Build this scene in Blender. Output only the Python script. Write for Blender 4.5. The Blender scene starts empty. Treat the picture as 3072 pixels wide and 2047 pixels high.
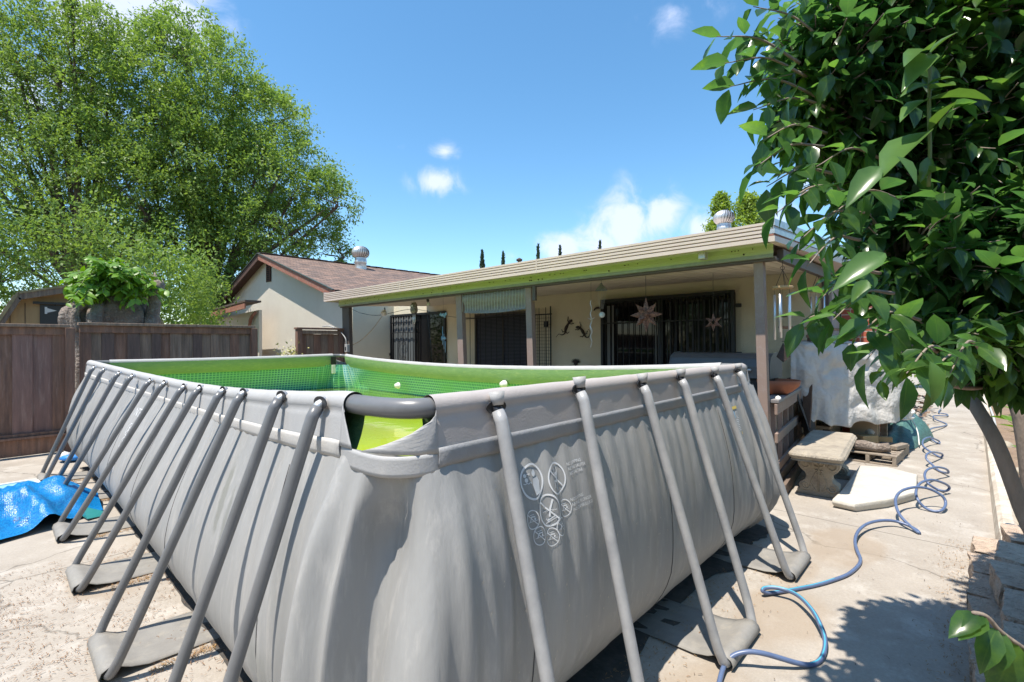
import bpy, bmesh, math, random
import numpy as np
from mathutils import Vector, Matrix
R=math.radians
random.seed(7); rng=np.random.default_rng(7)
sc=bpy.context.scene
# ---------------------------------------------------------------- camera
CAM=Vector((-0.871,-1.4304,1.6431)); YAW,PIT,ROL,F=0.754022,0.003838,-0.005644,1450.36
fw=Vector((math.cos(PIT)*math.cos(YAW),math.cos(PIT)*math.sin(YAW),math.sin(PIT)))
r0=Vector((math.sin(YAW),-math.cos(YAW),0)); u0=r0.cross(fw)
rt=math.cos(ROL)*r0+math.sin(ROL)*u0; up=-math.sin(ROL)*r0+math.cos(ROL)*u0
cd=bpy.data.cameras.new('camera'); cam=bpy.data.objects.new('camera',cd); sc.collection.objects.link(cam); sc.camera=cam
cam.matrix_world=Matrix(((rt.x,up.x,-fw.x,CAM.x),(rt.y,up.y,-fw.y,CAM.y),(rt.z,up.z,-fw.z,CAM.z),(0,0,0,1)))
cd.sensor_width=36; cd.lens=36*F/3072; cd.clip_start=.05; cd.clip_end=2000
def ray(x,y): return fw+rt*((x-1536)/F)-up*((y-1023.5)/F)
def H(x,y,ax,v):                       # surveyed point: where the sight line meets the plane axis = v
    d=ray(x,y); return CAM+d*((v-CAM[ax])/d[ax])
def HD(x,y,d): return CAM+ray(x,y)*d   # at depth d
# ---------------------------------------------------------------- sun, sky
SUN=Vector((-.37,.04,1)).normalized()
sd=bpy.data.lights.new('sun','SUN'); sd.energy=4.6; sd.angle=R(.53); sd.color=(1,.925,.82)
so=bpy.data.objects.new('sun',sd); sc.collection.objects.link(so); so.rotation_euler=SUN.to_track_quat('Z','Y').to_euler()
w=bpy.data.worlds.new('World'); sc.world=w; w.use_nodes=True
nt=w.node_tree; nt.nodes.clear()
def N(nt,t,**k):
    n=nt.nodes.new(t)
    for a,b in k.items():
        if a in n.inputs.keys() if isinstance(a,str) else False: n.inputs[a].default_value=b
        else: setattr(n,a,b)
    return n
wo=N(nt,'ShaderNodeOutputWorld'); bg=N(nt,'ShaderNodeBackground'); nt.links.new(bg.outputs[0],wo.inputs[0])
sky=N(nt,'ShaderNodeTexSky',sky_type='NISHITA',sun_disc=False,sun_elevation=R(69.6),sun_rotation=math.atan2(SUN.x,SUN.y),altitude=0,air_density=1.0,dust_density=.25,ozone_density=3.2)
bg.inputs[1].default_value=.148
tc=N(nt,'ShaderNodeTexCoord')
ns=N(nt,'ShaderNodeTexNoise'); ns.inputs['Scale'].default_value=13; ns.inputs['Detail'].default_value=12; ns.inputs['Roughness'].default_value=.6; ns.inputs['Distortion'].default_value=.5
nt.links.new(tc.outputs['Generated'],ns.inputs['Vector'])
blobs=[(1310,545,110,1.0,.6),(1335,455,62,.9,.6),(1195,440,30,.5,.6),(1880,680,170,1.0,1.0),(1990,640,115,1.0,1.1),(2100,690,120,.95,.9),(1690,745,120,1.0,.6),(1800,740,150,1.0,.7),(480,20,260,1.2,.6),(300,60,260,1.2,.7),(2020,40,170,.55,.5),(2120,10,150,.5,.5),(2330,640,100,.8,1.),(2450,520,130,.8,1.),(1080,770,70,.55,.6),(100,300,350,.8,1),(650,30,70,.5,.5),(2560,350,120,.8,1),(2900,500,200,.7,1),(1540,770,60,.4,.5)]
acc=None
for (x,y,r,s,asp) in blobs:
    d=ray(x,y).normalized(); e=ray(x+r,y).normalized(); rad=(e-d).length
    sub=N(nt,'ShaderNodeVectorMath',operation='SUBTRACT'); nt.links.new(tc.outputs['Generated'],sub.inputs[0]); sub.inputs[1].default_value=d
    ml=N(nt,'ShaderNodeVectorMath',operation='MULTIPLY'); nt.links.new(sub.outputs[0],ml.inputs[0]); ml.inputs[1].default_value=(1,1,1/asp)
    ln=N(nt,'ShaderNodeVectorMath',operation='LENGTH'); nt.links.new(ml.outputs[0],ln.inputs[0])
    mr=N(nt,'ShaderNodeMapRange'); nt.links.new(ln.outputs['Value'],mr.inputs[0]); mr.inputs[1].default_value=rad*1.25; mr.inputs[2].default_value=0; mr.inputs[3].default_value=0; mr.inputs[4].default_value=s
    if acc is None: acc=mr.outputs[0]
    else:
        mx=N(nt,'ShaderNodeMath',operation='MAXIMUM'); nt.links.new(acc,mx.inputs[0]); nt.links.new(mr.outputs[0],mx.inputs[1]); acc=mx.outputs[0]
m1=N(nt,'ShaderNodeMath',operation='MULTIPLY_ADD'); nt.links.new(ns.outputs[0],m1.inputs[0]); m1.inputs[1].default_value=2.4; m1.inputs[2].default_value=-1.35
m2=N(nt,'ShaderNodeMath',operation='ADD'); nt.links.new(m1.outputs[0],m2.inputs[0]); nt.links.new(acc,m2.inputs[1])
m2b=N(nt,'ShaderNodeMath',operation='MULTIPLY'); nt.links.new(m2.outputs[0],m2b.inputs[0]); nt.links.new(acc,m2b.inputs[1])
m3=N(nt,'ShaderNodeMapRange'); nt.links.new(m2b.outputs[0],m3.inputs[0]); m3.inputs[1].default_value=.0; m3.inputs[2].default_value=.55; m3.inputs[3].default_value=0; m3.inputs[4].default_value=.86; m3.interpolation_type='SMOOTHSTEP'
hs=N(nt,'ShaderNodeHueSaturation'); hs.inputs['Hue'].default_value=.490; hs.inputs['Saturation'].default_value=1.16; hs.inputs['Value'].default_value=1.0; nt.links.new(sky.outputs[0],hs.inputs['Color'])
mc=N(nt,'ShaderNodeMixRGB'); nt.links.new(m3.outputs[0],mc.inputs[0]); nt.links.new(hs.outputs[0],mc.inputs[1]); mc.inputs[2].default_value=(4.0,4.35,5.6,1)
nt.links.new(mc.outputs[0],bg.inputs[0])
sc.view_settings.view_transform='Standard'; sc.view_settings.look='None'; sc.view_settings.exposure=.72; sc.view_settings.gamma=1
sc.render.engine='CYCLES'
sc.cycles.max_bounces=8; sc.cycles.transparent_max_bounces=12
# ---------------------------------------------------------------- materials
def S(r,g,b):                           # sRGB 0-255 -> linear
    f=lambda c:(c/255/12.92 if c<=10 else ((c/255+.055)/1.055)**2.4)
    return (f(r),f(g),f(b),1)
MATS={}
def mat(name,col,rough=.7,col2=None,nscale=4,namt=.5,bump=.0,bscale=40,stretch=(1,1,1),metal=0,spec=.5,col3=None,n3=12,a3=.3,trans=0,coord='Object',detail=6,bdist=.01):
    if name in MATS: return MATS[name]
    m=bpy.data.materials.new(name); m.use_nodes=True; t=m.node_tree; b=t.nodes['Principled BSDF']; L=t.links.new
    b.inputs['Roughness'].default_value=rough; b.inputs['Metallic'].default_value=metal; b.inputs['Specular IOR Level'].default_value=spec
    b.inputs['Base Color'].default_value=col
    if col2 is not None or bump:
        c=N(t,'ShaderNodeTexCoord'); mp=N(t,'ShaderNodeMapping'); mp.inputs['Scale'].default_value=stretch; L(c.outputs[coord],mp.inputs[0])
    out=None
    if col2 is not None:
        n=N(t,'ShaderNodeTexNoise'); n.inputs['Scale'].default_value=nscale; n.inputs['Detail'].default_value=detail; n.inputs['Roughness'].default_value=.65; L(mp.outputs[0],n.inputs[0])
        rp=N(t,'ShaderNodeMapRange'); rp.inputs[1].default_value=.5-.25*(1.01-namt)-.02; rp.inputs[2].default_value=.5+.25*(1.01-namt)+.02; L(n.outputs[0],rp.inputs[0])
        x=N(t,'ShaderNodeMixRGB'); x.inputs[1].default_value=col; x.inputs[2].default_value=col2; L(rp.outputs[0],x.inputs[0]); out=x.outputs[0]
        if col3 is not None:
            n2=N(t,'ShaderNodeTexNoise'); n2.inputs['Scale'].default_value=n3; n2.inputs['Detail'].default_value=8; n2.inputs['Roughness'].default_value=.7; L(mp.outputs[0],n2.inputs[0])
            r2=N(t,'ShaderNodeMapRange'); r2.inputs[1].default_value=.52; r2.inputs[2].default_value=.68; r2.inputs[4].default_value=a3; L(n2.outputs[0],r2.inputs[0])
            x2=N(t,'ShaderNodeMixRGB'); L(out,x2.inputs[1]); x2.inputs[2].default_value=col3; L(r2.outputs[0],x2.inputs[0]); out=x2.outputs[0]
        L(out,b.inputs['Base Color'])
    if bump:
        nb=N(t,'ShaderNodeTexNoise'); nb.inputs['Scale'].default_value=bscale; nb.inputs['Detail'].default_value=5; L(mp.outputs[0],nb.inputs[0])
        bp=N(t,'ShaderNodeBump'); bp.inputs['Strength'].default_value=bump; bp.inputs['Distance'].default_value=bdist; L(nb.outputs[0],bp.inputs['Height']); L(bp.outputs[0],b.inputs['Normal'])
    if trans:
        tr=N(t,'ShaderNodeBsdfTranslucent'); ms=N(t,'ShaderNodeMixShader'); ms.inputs[0].default_value=trans
        hv=N(t,'ShaderNodeHueSaturation'); hv.inputs['Value'].default_value=2.2 if not name.startswith('glossy') else 3.0; hv.inputs['Saturation'].default_value=1.15; hv.inputs['Hue'].default_value=.485
        if out is not None: L(out,hv.inputs['Color'])
        else: hv.inputs['Color'].default_value=col
        L(hv.outputs[0],tr.inputs[0]); L(b.outputs[0],ms.inputs[1]); L(tr.outputs[0],ms.inputs[2]); L(ms.outputs[0],t.nodes['Material Output'].inputs[0])
    MATS[name]=m; return m
g=lambda v:(v,v,v,1)
# concrete with cracks, blotches and dust
def concrete():
    m=mat('concrete',(.41,.37,.32,1),.9,(.285,.25,.21,1),1.5,.1,.35,90,col3=(.51,.48,.435,1),n3=3.1,a3=.6,bdist=.006)
    t=m.node_tree; L=t.links.new; b=t.nodes['Principled BSDF']; src=b.inputs['Base Color'].links[0].from_socket
    c=N(t,'ShaderNodeTexCoord'); 
    n=N(t,'ShaderNodeTexNoise'); n.inputs['Scale'].default_value=55; n.inputs['Detail'].default_value=8; n.inputs['Roughness'].default_value=.8; L(c.outputs['Object'],n.inputs[0])
    r=N(t,'ShaderNodeMapRange'); r.inputs[1].default_value=.25; r.inputs[2].default_value=.75; r.inputs[3].default_value=.8; r.inputs[4].default_value=1.16; L(n.outputs[0],r.inputs[0])
    x=N(t,'ShaderNodeMixRGB',blend_type='MULTIPLY'); x.inputs[0].default_value=1; L(src,x.inputs[1]); L(r.outputs[0],x.inputs[2])
    v=N(t,'ShaderNodeTexVoronoi',feature='DISTANCE_TO_EDGE'); v.inputs['Scale'].default_value=.42
    nd=N(t,'ShaderNodeTexNoise'); nd.inputs['Scale'].default_value=2.4; nd.inputs['Detail'].default_value=7; L(c.outputs['Object'],nd.inputs[0])
    va=N(t,'ShaderNodeVectorMath',operation='MULTIPLY_ADD'); L(nd.outputs['Color'],va.inputs[0]); va.inputs[1].default_value=(.5,.5,.5); L(c.outputs['Object'],va.inputs[2]); L(va.outputs[0],v.inputs['Vector'])
    r2=N(t,'ShaderNodeMapRange'); r2.inputs[1].default_value=0; r2.inputs[2].default_value=.006; r2.inputs[3].default_value=.55; r2.inputs[4].default_value=1; L(v.outputs[0],r2.inputs[0])
    x2=N(t,'ShaderNodeMixRGB',blend_type='MULTIPLY'); x2.inputs[0].default_value=1; L(x.outputs[0],x2.inputs[1]); L(r2.outputs[0],x2.inputs[2]); last=x2.outputs[0]
    for (cx,cy,ra,rb) in ((3.75,-.72,.62,.30),(2.35,-.62,.50,.26),(1.3,-.55,.45,.3),(3.05,-.50,.35,.2),(-.35,3.0,.3,.5)):
        sb=N(t,'ShaderNodeVectorMath',operation='SUBTRACT'); L(c.outputs['Object'],sb.inputs[0]); sb.inputs[1].default_value=(cx,cy,0)
        sm=N(t,'ShaderNodeVectorMath',operation='MULTIPLY'); L(sb.outputs[0],sm.inputs[0]); sm.inputs[1].default_value=(1/ra,1/rb,0)
        sa=N(t,'ShaderNodeVectorMath',operation='MULTIPLY_ADD'); L(nd.outputs['Color'],sa.inputs[0]); sa.inputs[1].default_value=(.9,.9,0); L(sm.outputs[0],sa.inputs[2])
        s2=N(t,'ShaderNodeVectorMath',operation='SUBTRACT'); L(sa.outputs[0],s2.inputs[0]); s2.inputs[1].default_value=(.45,.45,0)
        sl=N(t,'ShaderNodeVectorMath',operation='LENGTH'); L(s2.outputs[0],sl.inputs[0])
        rr=N(t,'ShaderNodeMapRange',interpolation_type='SMOOTHSTEP'); L(sl.outputs['Value'],rr.inputs[0]); rr.inputs[1].default_value=1.0; rr.inputs[2].default_value=.6; rr.inputs[4].default_value=.55
        xx=N(t,'ShaderNodeMixRGB'); L(rr.outputs[0],xx.inputs[0]); L(last,xx.inputs[1]); xx.inputs[2].default_value=(.29,.225,.16,1); last=xx.outputs[0]
    sp=N(t,'ShaderNodeSeparateXYZ'); L(c.outputs['Object'],sp.inputs[0])
    for ax_,v0 in ((0,4.35),(0,8.3),(0,12.2),(0,.95),(0,-1.15),(1,3.45),(1,7.9)):
        j1=N(t,'ShaderNodeMath',operation='MULTIPLY_ADD'); L(nd.outputs[0],j1.inputs[0]); j1.inputs[1].default_value=.03; L(sp.outputs[ax_],j1.inputs[2])
        j2=N(t,'ShaderNodeMath',operation='SUBTRACT'); L(j1.outputs[0],j2.inputs[0]); j2.inputs[1].default_value=v0; j3=N(t,'ShaderNodeMath',operation='ABSOLUTE'); L(j2.outputs[0],j3.inputs[0])
        j4=N(t,'ShaderNodeMapRange'); L(j3.outputs[0],j4.inputs[0]); j4.inputs[1].default_value=.003; j4.inputs[2].default_value=.009; j4.inputs[3].default_value=.45; j4.inputs[4].default_value=1
        j5=N(t,'ShaderNodeMixRGB',blend_type='MULTIPLY'); j5.inputs[0].default_value=1; L(last,j5.inputs[1]); L(j4.outputs[0],j5.inputs[2]); last=j5.outputs[0]
    L(last,b.inputs['Base Color'])
    return m
CONC=concrete()
DIRT=mat('dirt',(.30,.21,.145,1),.95,(.20,.14,.10,1),5,.3,.8,60,col3=(.42,.33,.25,1),n3=30,a3=.6,bdist=.03)
LINER=mat('pool_fabric',(.365,.362,.354,1),.55,(.265,.264,.258,1),2.6,.1,.7,12,stretch=(1,1,.18),col3=(.43,.415,.395,1),n3=22,a3=.6,bdist=.012)
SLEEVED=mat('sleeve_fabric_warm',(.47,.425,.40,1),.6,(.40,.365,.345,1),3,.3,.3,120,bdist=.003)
SLEEVE=mat('sleeve_fabric',(.43,.425,.42,1),.6,(.36,.36,.36,1),3,.3,.3,120,col3=(.52,.50,.47,1),n3=14,a3=.4,bdist=.003)
BELT=mat('belt_fabric',(.54,.515,.485,1),.65,(.52,.50,.47,1),6,.3,.2,90)
BELTD=mat('belt_fabric_shaded',(.30,.305,.32,1),.6,(.25,.255,.26,1),6,.3,.2,90)  # same belt on the short side, its shade painted into the colour
TUBE=mat('grey_tube',(.17,.173,.178,1),.32,(.14,.142,.147,1),8,.4,.15,60,spec=.5,bdist=.002)
TUBEL=mat('grey_tube_lit',(.40,.40,.40,1),.35,(.28,.285,.295,1),8,.4,.15,60,spec=.5,bdist=.002)  # paler copy of the tube, light on the short-side legs put in its colour
BLACKP=mat('black_plastic',(.02,.02,.022,1),.35)
WHITEP=mat('white_plastic',(.75,.74,.70,1),.4)
PRINT=mat('white_print',(.72,.73,.74,1),.6)
YEL=mat('yellow_print',(.75,.55,.12,1),.6)
BLUEPR=mat('blue_print',(.25,.45,.62,1),.6)
STUCCO=mat('stucco_light',(.62,.575,.50,1),.9,(.56,.51,.44,1),1.2,.3,.6,70,bdist=.012)
STUCCOY=mat('stucco_cream',(.74,.655,.48,1),.9,(.66,.58,.42,1),1.2,.3,.6,60,bdist=.012)
FENCE=mat('old_redwood',(.31,.165,.105,1),.85,(.10,.062,.05,1),6,.1,.7,70,stretch=(3,3,.25),col3=(.34,.22,.17,1),n3=9,a3=.55,bdist=.006)
FENCE3=mat('dark_redwood',(.19,.12,.095,1),.85,(.06,.045,.04,1),7,.1,.7,70,stretch=(3,3,.25),col3=(.24,.17,.14,1),n3=9,a3=.5,bdist=.006)
FENCE4=mat('reddish_board',(.30,.17,.135,1),.85,(.15,.09,.075,1),7,.1,.7,70,stretch=(3,3,.25),col3=(.38,.27,.22,1),n3=9,a3=.5,bdist=.006)
FENCEG=mat('weathered_wood',(.34,.235,.165,1),.85,(.11,.078,.06,1),7,.1,.7,70,stretch=(3,3,.22),col3=(.30,.25,.21,1),n3=10,a3=.5,bdist=.006)
TRIMB=mat('brown_paint',(.105,.082,.07,1),.6,(.09,.07,.06,1),5,.3,.15,50)
POSTM=mat('taupe_paint',(.31,.225,.18,1),.65,(.27,.19,.155,1),5,.3,.3,60,col3=(.38,.32,.29,1),n3=20,a3=.4,bdist=.004)
GUTTER=mat('tan_metal',(.62,.51,.44,1),.5,(.56,.46,.395,1),2,.3)
BOUNCEM=mat('green_bounce_metal',(.47,.56,.28,1),.55,(.50,.57,.33,1),2,.3,col3=(.48,.54,.33,1),n3=4,a3=.5)  # green light bounced up from the pool, painted into the fascia colour
GREYTRIM=mat('grey_trim',(.34,.37,.31,1),.6,(.22,.27,.19,1),9,.3)
CEIL=mat('soffit_boards',(.86,.76,.62,1),.8,(.50,.43,.34,1),3,.05,.3,30,stretch=(.25,9,1))
ROOF=None
DARKG=mat('dark_glass',(.008,.008,.009,1),.04,spec=.3)
IRON=mat('black_iron',(.014,.014,.015,1),.45)
GALV=mat('galvanised',(.66,.65,.63,1),.42,(.48,.47,.46,1),12,.3,metal=.65)
ALU=mat('aluminium',(.75,.75,.74,1),.35,metal=.7)
COPPER=mat('punched_metal',(.36,.21,.16,1),.5,(.12,.07,.06,1),45,.75,metal=.25,spec=.5)
RUST=mat('rusty_iron',(.07,.045,.035,1),.7,(.035,.025,.02,1),30,.4,.4,60)
BRICK=None
TERRA=mat('terracotta',(.42,.15,.075,1),.7,(.33,.11,.055,1),8,.3,.2,60)
STONE=mat('cast_stone',(.44,.385,.30,1),.9,(.27,.235,.19,1),5,.25,.8,60,col3=(.16,.14,.12,1),n3=9,a3=.55,bdist=.01)
PALE=mat('pale_stone',(.58,.55,.49,1),.85,(.46,.43,.37,1),4,.2,.5,50,col3=(.45,.41,.35,1),n3=8,a3=.35)
BLOCK=mat('split_block',(.62,.49,.38,1),.95,(.44,.335,.255,1),14,.2,1.0,55,col3=(.20,.155,.125,1),n3=25,a3=.6,bdist=.03)
TARPW=mat('white_tarp',(.60,.585,.56,1),.75,(.50,.475,.44,1),2.5,.3,.8,14,bdist=.03,col3=(.32,.28,.235,1),n3=4,a3=.35)
TARPG=mat('green_tarp',(.07,.17,.155,1),.5,(.045,.10,.095,1),9,.3,.6,25,col3=(.14,.26,.24,1),n3=14,a3=.4,bdist=.02)
TARPD=mat('dark_tarp',(.07,.06,.055,1),.7,(.035,.03,.028,1),6,.3,.5,25)
BLUE=None
HOSE=mat('blue_hose',(.11,.16,.28,1),.35,(.09,.125,.23,1),20,.4)
PLY=mat('plywood',(.50,.34,.17,1),.8,(.42,.28,.14,1),3,.3,.3,30,stretch=(4,4,.4))
BARK=mat('bark',(.14,.10,.075,1),.95,(.08,.058,.045,1),25,.3,1,45,stretch=(1,1,.4),col3=(.24,.19,.15,1),n3=30,a3=.4,bdist=.012)
STUMP=mat('grey_bark',(.34,.28,.235,1),.95,(.10,.075,.06,1),7,.05,1,22,col3=(.55,.50,.44,1),n3=14,a3=.6,bdist=.05)
LEAFT=mat('tree_leaf',(.20,.30,.068,1),.5,(.095,.175,.045,1),.9,.1,spec=.3,trans=.34,col3=(.20,.27,.06,1),n3=7,a3=.4)
LEAFT2=mat('tree_leaf_two',(.19,.285,.065,1),.5,(.09,.165,.043,1),.9,.1,spec=.3,trans=.34,col3=(.19,.26,.06,1),n3=7,a3=.4)
LEAFY=mat('young_leaf',(.16,.30,.035,1),.42,(.09,.20,.03,1),5,.3,spec=.4,trans=.32)
LEAFP=mat('pale_leaf',(.24,.33,.06,1),.5,(.16,.25,.05,1),1.2,.3,trans=.3)
LEAFN=mat('glossy_leaf',(.055,.12,.030,1),.22,(.022,.062,.024,1),5,.25,spec=.5,trans=.45,col3=(.12,.22,.035,1),n3=3,a3=.55)
CYP=mat('cypress_leaf',(.035,.07,.03,1),.8,(.02,.045,.02,1),8,.3)
# ---------------------------------------------------------------- mesh builder
ORG={}
class MB:
    def __init__(s): s.v=[];s.f=[];s.uv=None;s.sm=[]
    def add(s,vs,fs,smooth=False):
        o=len(s.v); s.v+= [tuple(p) for p in vs]; s.f+=[tuple(o+i for i in f) for f in fs]; s.sm+=[smooth]*len(fs)
    def box(s,a,b,rot=0,tilt=None,jit=0):
        c=[(a[i]+b[i])/2 for i in range(3)]; h=[abs(b[i]-a[i])/2 for i in range(3)]
        vs=[]
        M=Matrix.Rotation(rot,3,'Z')
        if tilt: M=M@Matrix.Rotation(tilt[0],3,'X')@Matrix.Rotation(tilt[1],3,'Y')
        for z in(-1,1):
            for y in(-1,1):
                for x in(-1,1): vs.append(Vector(c)+M@Vector((x*h[0]+random.uniform(-jit,jit),y*h[1]+random.uniform(-jit,jit),z*h[2]+random.uniform(-jit,jit))))
        s.add(vs,[(0,2,3,1),(4,5,7,6),(0,1,5,4),(2,6,7,3),(0,4,6,2),(1,3,7,5)])
    def hexa(s,v8): s.add(v8,[(0,3,2,1),(4,5,6,7),(0,1,5,4),(1,2,6,5),(2,3,7,6),(3,0,4,7)])  # bottom ring 0-3, top ring 4-7
    def beam(s,p,q,wd,ht,upv=(0,0,1)):
        p=Vector(p);q=Vector(q);d=(q-p).normalized();u=Vector(upv);sd_=d.cross(u).normalized();u2=sd_.cross(d)
        a=sd_*wd/2;b=u2*ht/2
        s.hexa([p-a-b,p+a-b,q+a-b,q-a-b,p-a+b,p+a+b,q+a+b,q-a+b])
    def tube(s,pts,r,n=8,cap=True,smooth=True):
        pts=[Vector(p) for p in pts]; k=len(pts); rs=r if isinstance(r,(list,tuple)) else [r]*k
        t0=(pts[1]-pts[0]).normalized(); a=t0.orthogonal().normalized(); vs=[]
        for i,p in enumerate(pts):
            t=(pts[min(i+1,k-1)]-pts[max(i-1,0)]).normalized()
            a=(a-t*a.dot(t)); a=a.normalized() if a.length>1e-6 else t.orthogonal().normalized(); b=t.cross(a)
            for j in range(n):
                an=2*math.pi*j/n; vs.append(p+(a*math.cos(an)+b*math.sin(an))*rs[i])
        fs=[(i*n+j,i*n+(j+1)%n,(i+1)*n+(j+1)%n,(i+1)*n+j) for i in range(k-1) for j in range(n)]
        if cap: fs+= [tuple(range(n))[::-1],tuple((k-1)*n+j for j in range(n))]
        s.add(vs,fs,smooth)
    def lathe(s,c,prof,n=20,axis='Z',smooth=True):
        vs=[];c=Vector(c)
        for (r,z) in prof:
            for j in range(n):
                a=2*math.pi*j/n; p=Vector((r*math.cos(a),r*math.sin(a),z))
                if axis=='X': p=Vector((p.z,p.x,p.y))
                if axis=='Y': p=Vector((p.x,p.z,p.y))
                vs.append(c+p)
        k=len(prof); s.add(vs,[(i*n+j,i*n+(j+1)%n,(i+1)*n+(j+1)%n,(i+1)*n+j) for i in range(k-1) for j in range(n)],smooth)
    def grid(s,fn,nu,nv,smooth=True,closeu=False):
        vs=[fn(i,j) for i in range(nu) for j in range(nv)]
        m=nu if closeu else nu-1
        s.add(vs,[(i*nv+j,((i+1)%nu)*nv+j,((i+1)%nu)*nv+j+1,i*nv+j+1) for i in range(m) for j in range(nv-1)],smooth)
    def build(s,name,m,parent=None,org=None,bev=0,solid=0,sub=0):
        o_=ORG[parent.name] if parent is not None else (Vector(org) if org is not None else Vector((0,0,0)))
        me=bpy.data.meshes.new(name); me.from_pydata([tuple(Vector(p)-o_) for p in s.v],[],s.f); me.update()
        me.polygons.foreach_set('use_smooth',s.sm)
        if s.uv is not None:
            ul=me.uv_layers.new(name='UVMap'); idx=np.zeros(len(me.loops),dtype=np.int32); me.loops.foreach_get('vertex_index',idx)
            ul.data.foreach_set('uv',np.array(s.uv,dtype=np.float32)[idx].ravel())
        me.materials.append(m)
        o=bpy.data.objects.new(name,me); sc.collection.objects.link(o)
        if parent is not None: o.parent=parent
        else: o.location=o_
        ORG[o.name]=o_
        if solid: md=o.modifiers.new('solid','SOLIDIFY'); md.thickness=solid; md.offset=0
        if bev: md=o.modifiers.new('bevel','BEVEL'); md.width=bev; md.segments=2; md.limit_method='ANGLE'
        if sub: md=o.modifiers.new('sub','SUBSURF'); md.levels=sub; md.render_levels=sub
        return o
def tag(o,label=None,cat=None,group=None,kind=None):
    if label:o['label']=label
    if cat:o['category']=cat
    if group:o['group']=group
    if kind:o['kind']=kind
    return o
def thing(name,label,cat,loc,group=None):
    o=bpy.data.objects.new(name,None); sc.collection.objects.link(o); o.location=loc; o.empty_display_size=.2
    ORG[o.name]=Vector(loc); return tag(o,label,cat,group)
def boxo(name,a,b,m,parent,bev=0,**k): q=MB(); q.box(a,b,**k); return q.build(name,m,parent,bev=bev)
def smooth01(x): x=max(0,min(1,x)); return x*x*(3-2*x)
def noise1(x,seed=0):
    i=math.floor(x); f=x-i; h=lambda n:(math.sin(n*127.1+seed*311.7)*43758.5453)%1
    return h(i)+(h(i+1)-h(i))*(f*f*(3-2*f))-.5
def noise2(x,y,seed=0):
    h=lambda a,b:(math.sin(a*127.1+b*311.7+seed*74.7)*43758.5453)%1
    i=math.floor(x);j=math.floor(y);f=x-i;e=y-j;f=f*f*(3-2*f);e=e*e*(3-2*e)
    return (h(i,j)*(1-f)+h(i+1,j)*f)*(1-e)+(h(i,j+1)*(1-f)+h(i+1,j+1)*f)*e-.5
def bez(pts,n=8):                        # catmull-rom
    P=[Vector(p) for p in pts]; P=[P[0]*2-P[1]]+P+[P[-1]*2-P[-2]]; out=[]
    for i in range(1,len(P)-2):
        for k in range(n):
            t=k/n; a,b,c,d=P[i-1:i+3]; out.append(.5*((2*b)+(c-a)*t+(2*a-5*b+4*c-d)*t*t+(3*b-a-3*c+d)*t**3))
    out.append(P[-2]); return out
# ---------------------------------------------------------------- ground
def flat(name,pts,z,m,kind='structure'):
    q=MB(); q.add([(x,y,z) for x,y in pts],[tuple(range(len(pts)))]); o=q.build(name,m); o['kind']=kind; return o
flat('ground',[(-400,-400),(600,-400),(600,600),(-400,600)],-.03,DIRT)
flat('concrete_patio',[(-12,-1.66),(7.35,-1.66),(30,-1.9),(30,12),(-12,12)],0,CONC)
q=MB()
q.grid(lambda i,j: (1+i*.25, -1.82-j*.2+ .02*noise2(i,j), .03+.05*noise2(i*.5,j*.7,3)+.02*noise2(i*1.7,j*1.9,4)),110,30)
tag(q.build('planting_bed',DIRT),kind='structure')
# ---------------------------------------------------------------- the pool
PL,PW=7.32,3.66
POOL=thing('swimming_pool','grey rectangular above-ground frame pool half filled with green water, on the concrete','pool',(PW/2,PL/2,0))
YA0,XD0=.13,.085
def rimA(y): t=(y-.2)/(PL-.4); t=max(0,min(1,t)); return -.015+.20*math.sin(math.pi*t)**1.1, 1.475-.115*math.sin(math.pi*t**.9)-.03*t
def rimD(x): t=(x-.2)/(PW-.4); return -.155+.12*t, 1.475-.015*t
def rimC(y): t=max(0,min(1,(y-.2)/(PL-.4))); return 3.66-.11*math.sin(math.pi*t), 1.455-.105*math.sin(math.pi*t)**.8
def rimB(x): t=(x-.2)/(PW-.4); return 7.30-.03*math.sin(math.pi*t), 1.44+.02*t-.012*math.sin(math.pi*t)
# closed outline: list of (point, outward, side, zrim) running A(y+) B(x+) C(y-) D(x-)
OUT=[]
def build_outline():
    pts=[]
    nA=110
    for i in range(nA+1):
        y=YA0+(PL-.2-YA0)*i/nA; x,z=rimA(y); pts.append((x,y,z,'A'))
    def corner(p,q,pivot,n,key):
        for i in range(1,n):
            t=i/n; a=Vector(p[:2]);b=Vector(q[:2]);c=Vector(pivot)
            v=a*(1-t)**2+c*2*t*(1-t)+b*t*t; pts.append((v.x,v.y,p[2]*(1-t)+q[2]*t,key))
    b0=(.2,rimB(.2)[0],rimB(.2)[1]); corner(pts[-1],b0,(-.0,7.32),10,'AB')
    for i in range(56):
        x=.2+(PW-.4)*i/55; y,z=rimB(x); pts.append((x,y,z,'B'))
    c0=(rimC(PL-.2)[0],PL-.2,rimC(PL-.2)[1]); corner(pts[-1],c0,(3.68,7.33),10,'BC')
    for i in range(nA+1):
        y=PL-.2-(PL-.4)*i/nA; x,z=rimC(y); pts.append((x,y,z,'C'))
    d0=(PW-.2,rimD(PW-.2)[0],rimD(PW-.2)[1]); corner(pts[-1],d0,(3.70,-.03),10,'CD')
    for i in range(71):
        x=PW-.2-(PW-.2-XD0)*i/70; y,z=rimD(x); pts.append((x,y,z,'D'))
    corner(pts[-1],pts[0],(-.02,-.13),16,'DA')
    return pts
PTS=build_outline(); NP=len(PTS)
NRM=[]
for i,p in enumerate(PTS):
    a=Vector(PTS[i-2][:2]); b=Vector(PTS[(i+2)%NP][:2]); d=(b-a).normalized(); NRM.append(Vector((-d.y,d.x)))   # outward (curve runs clockwise seen from above)
if NRM[10].x>0: NRM=[-n for n in NRM]
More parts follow.
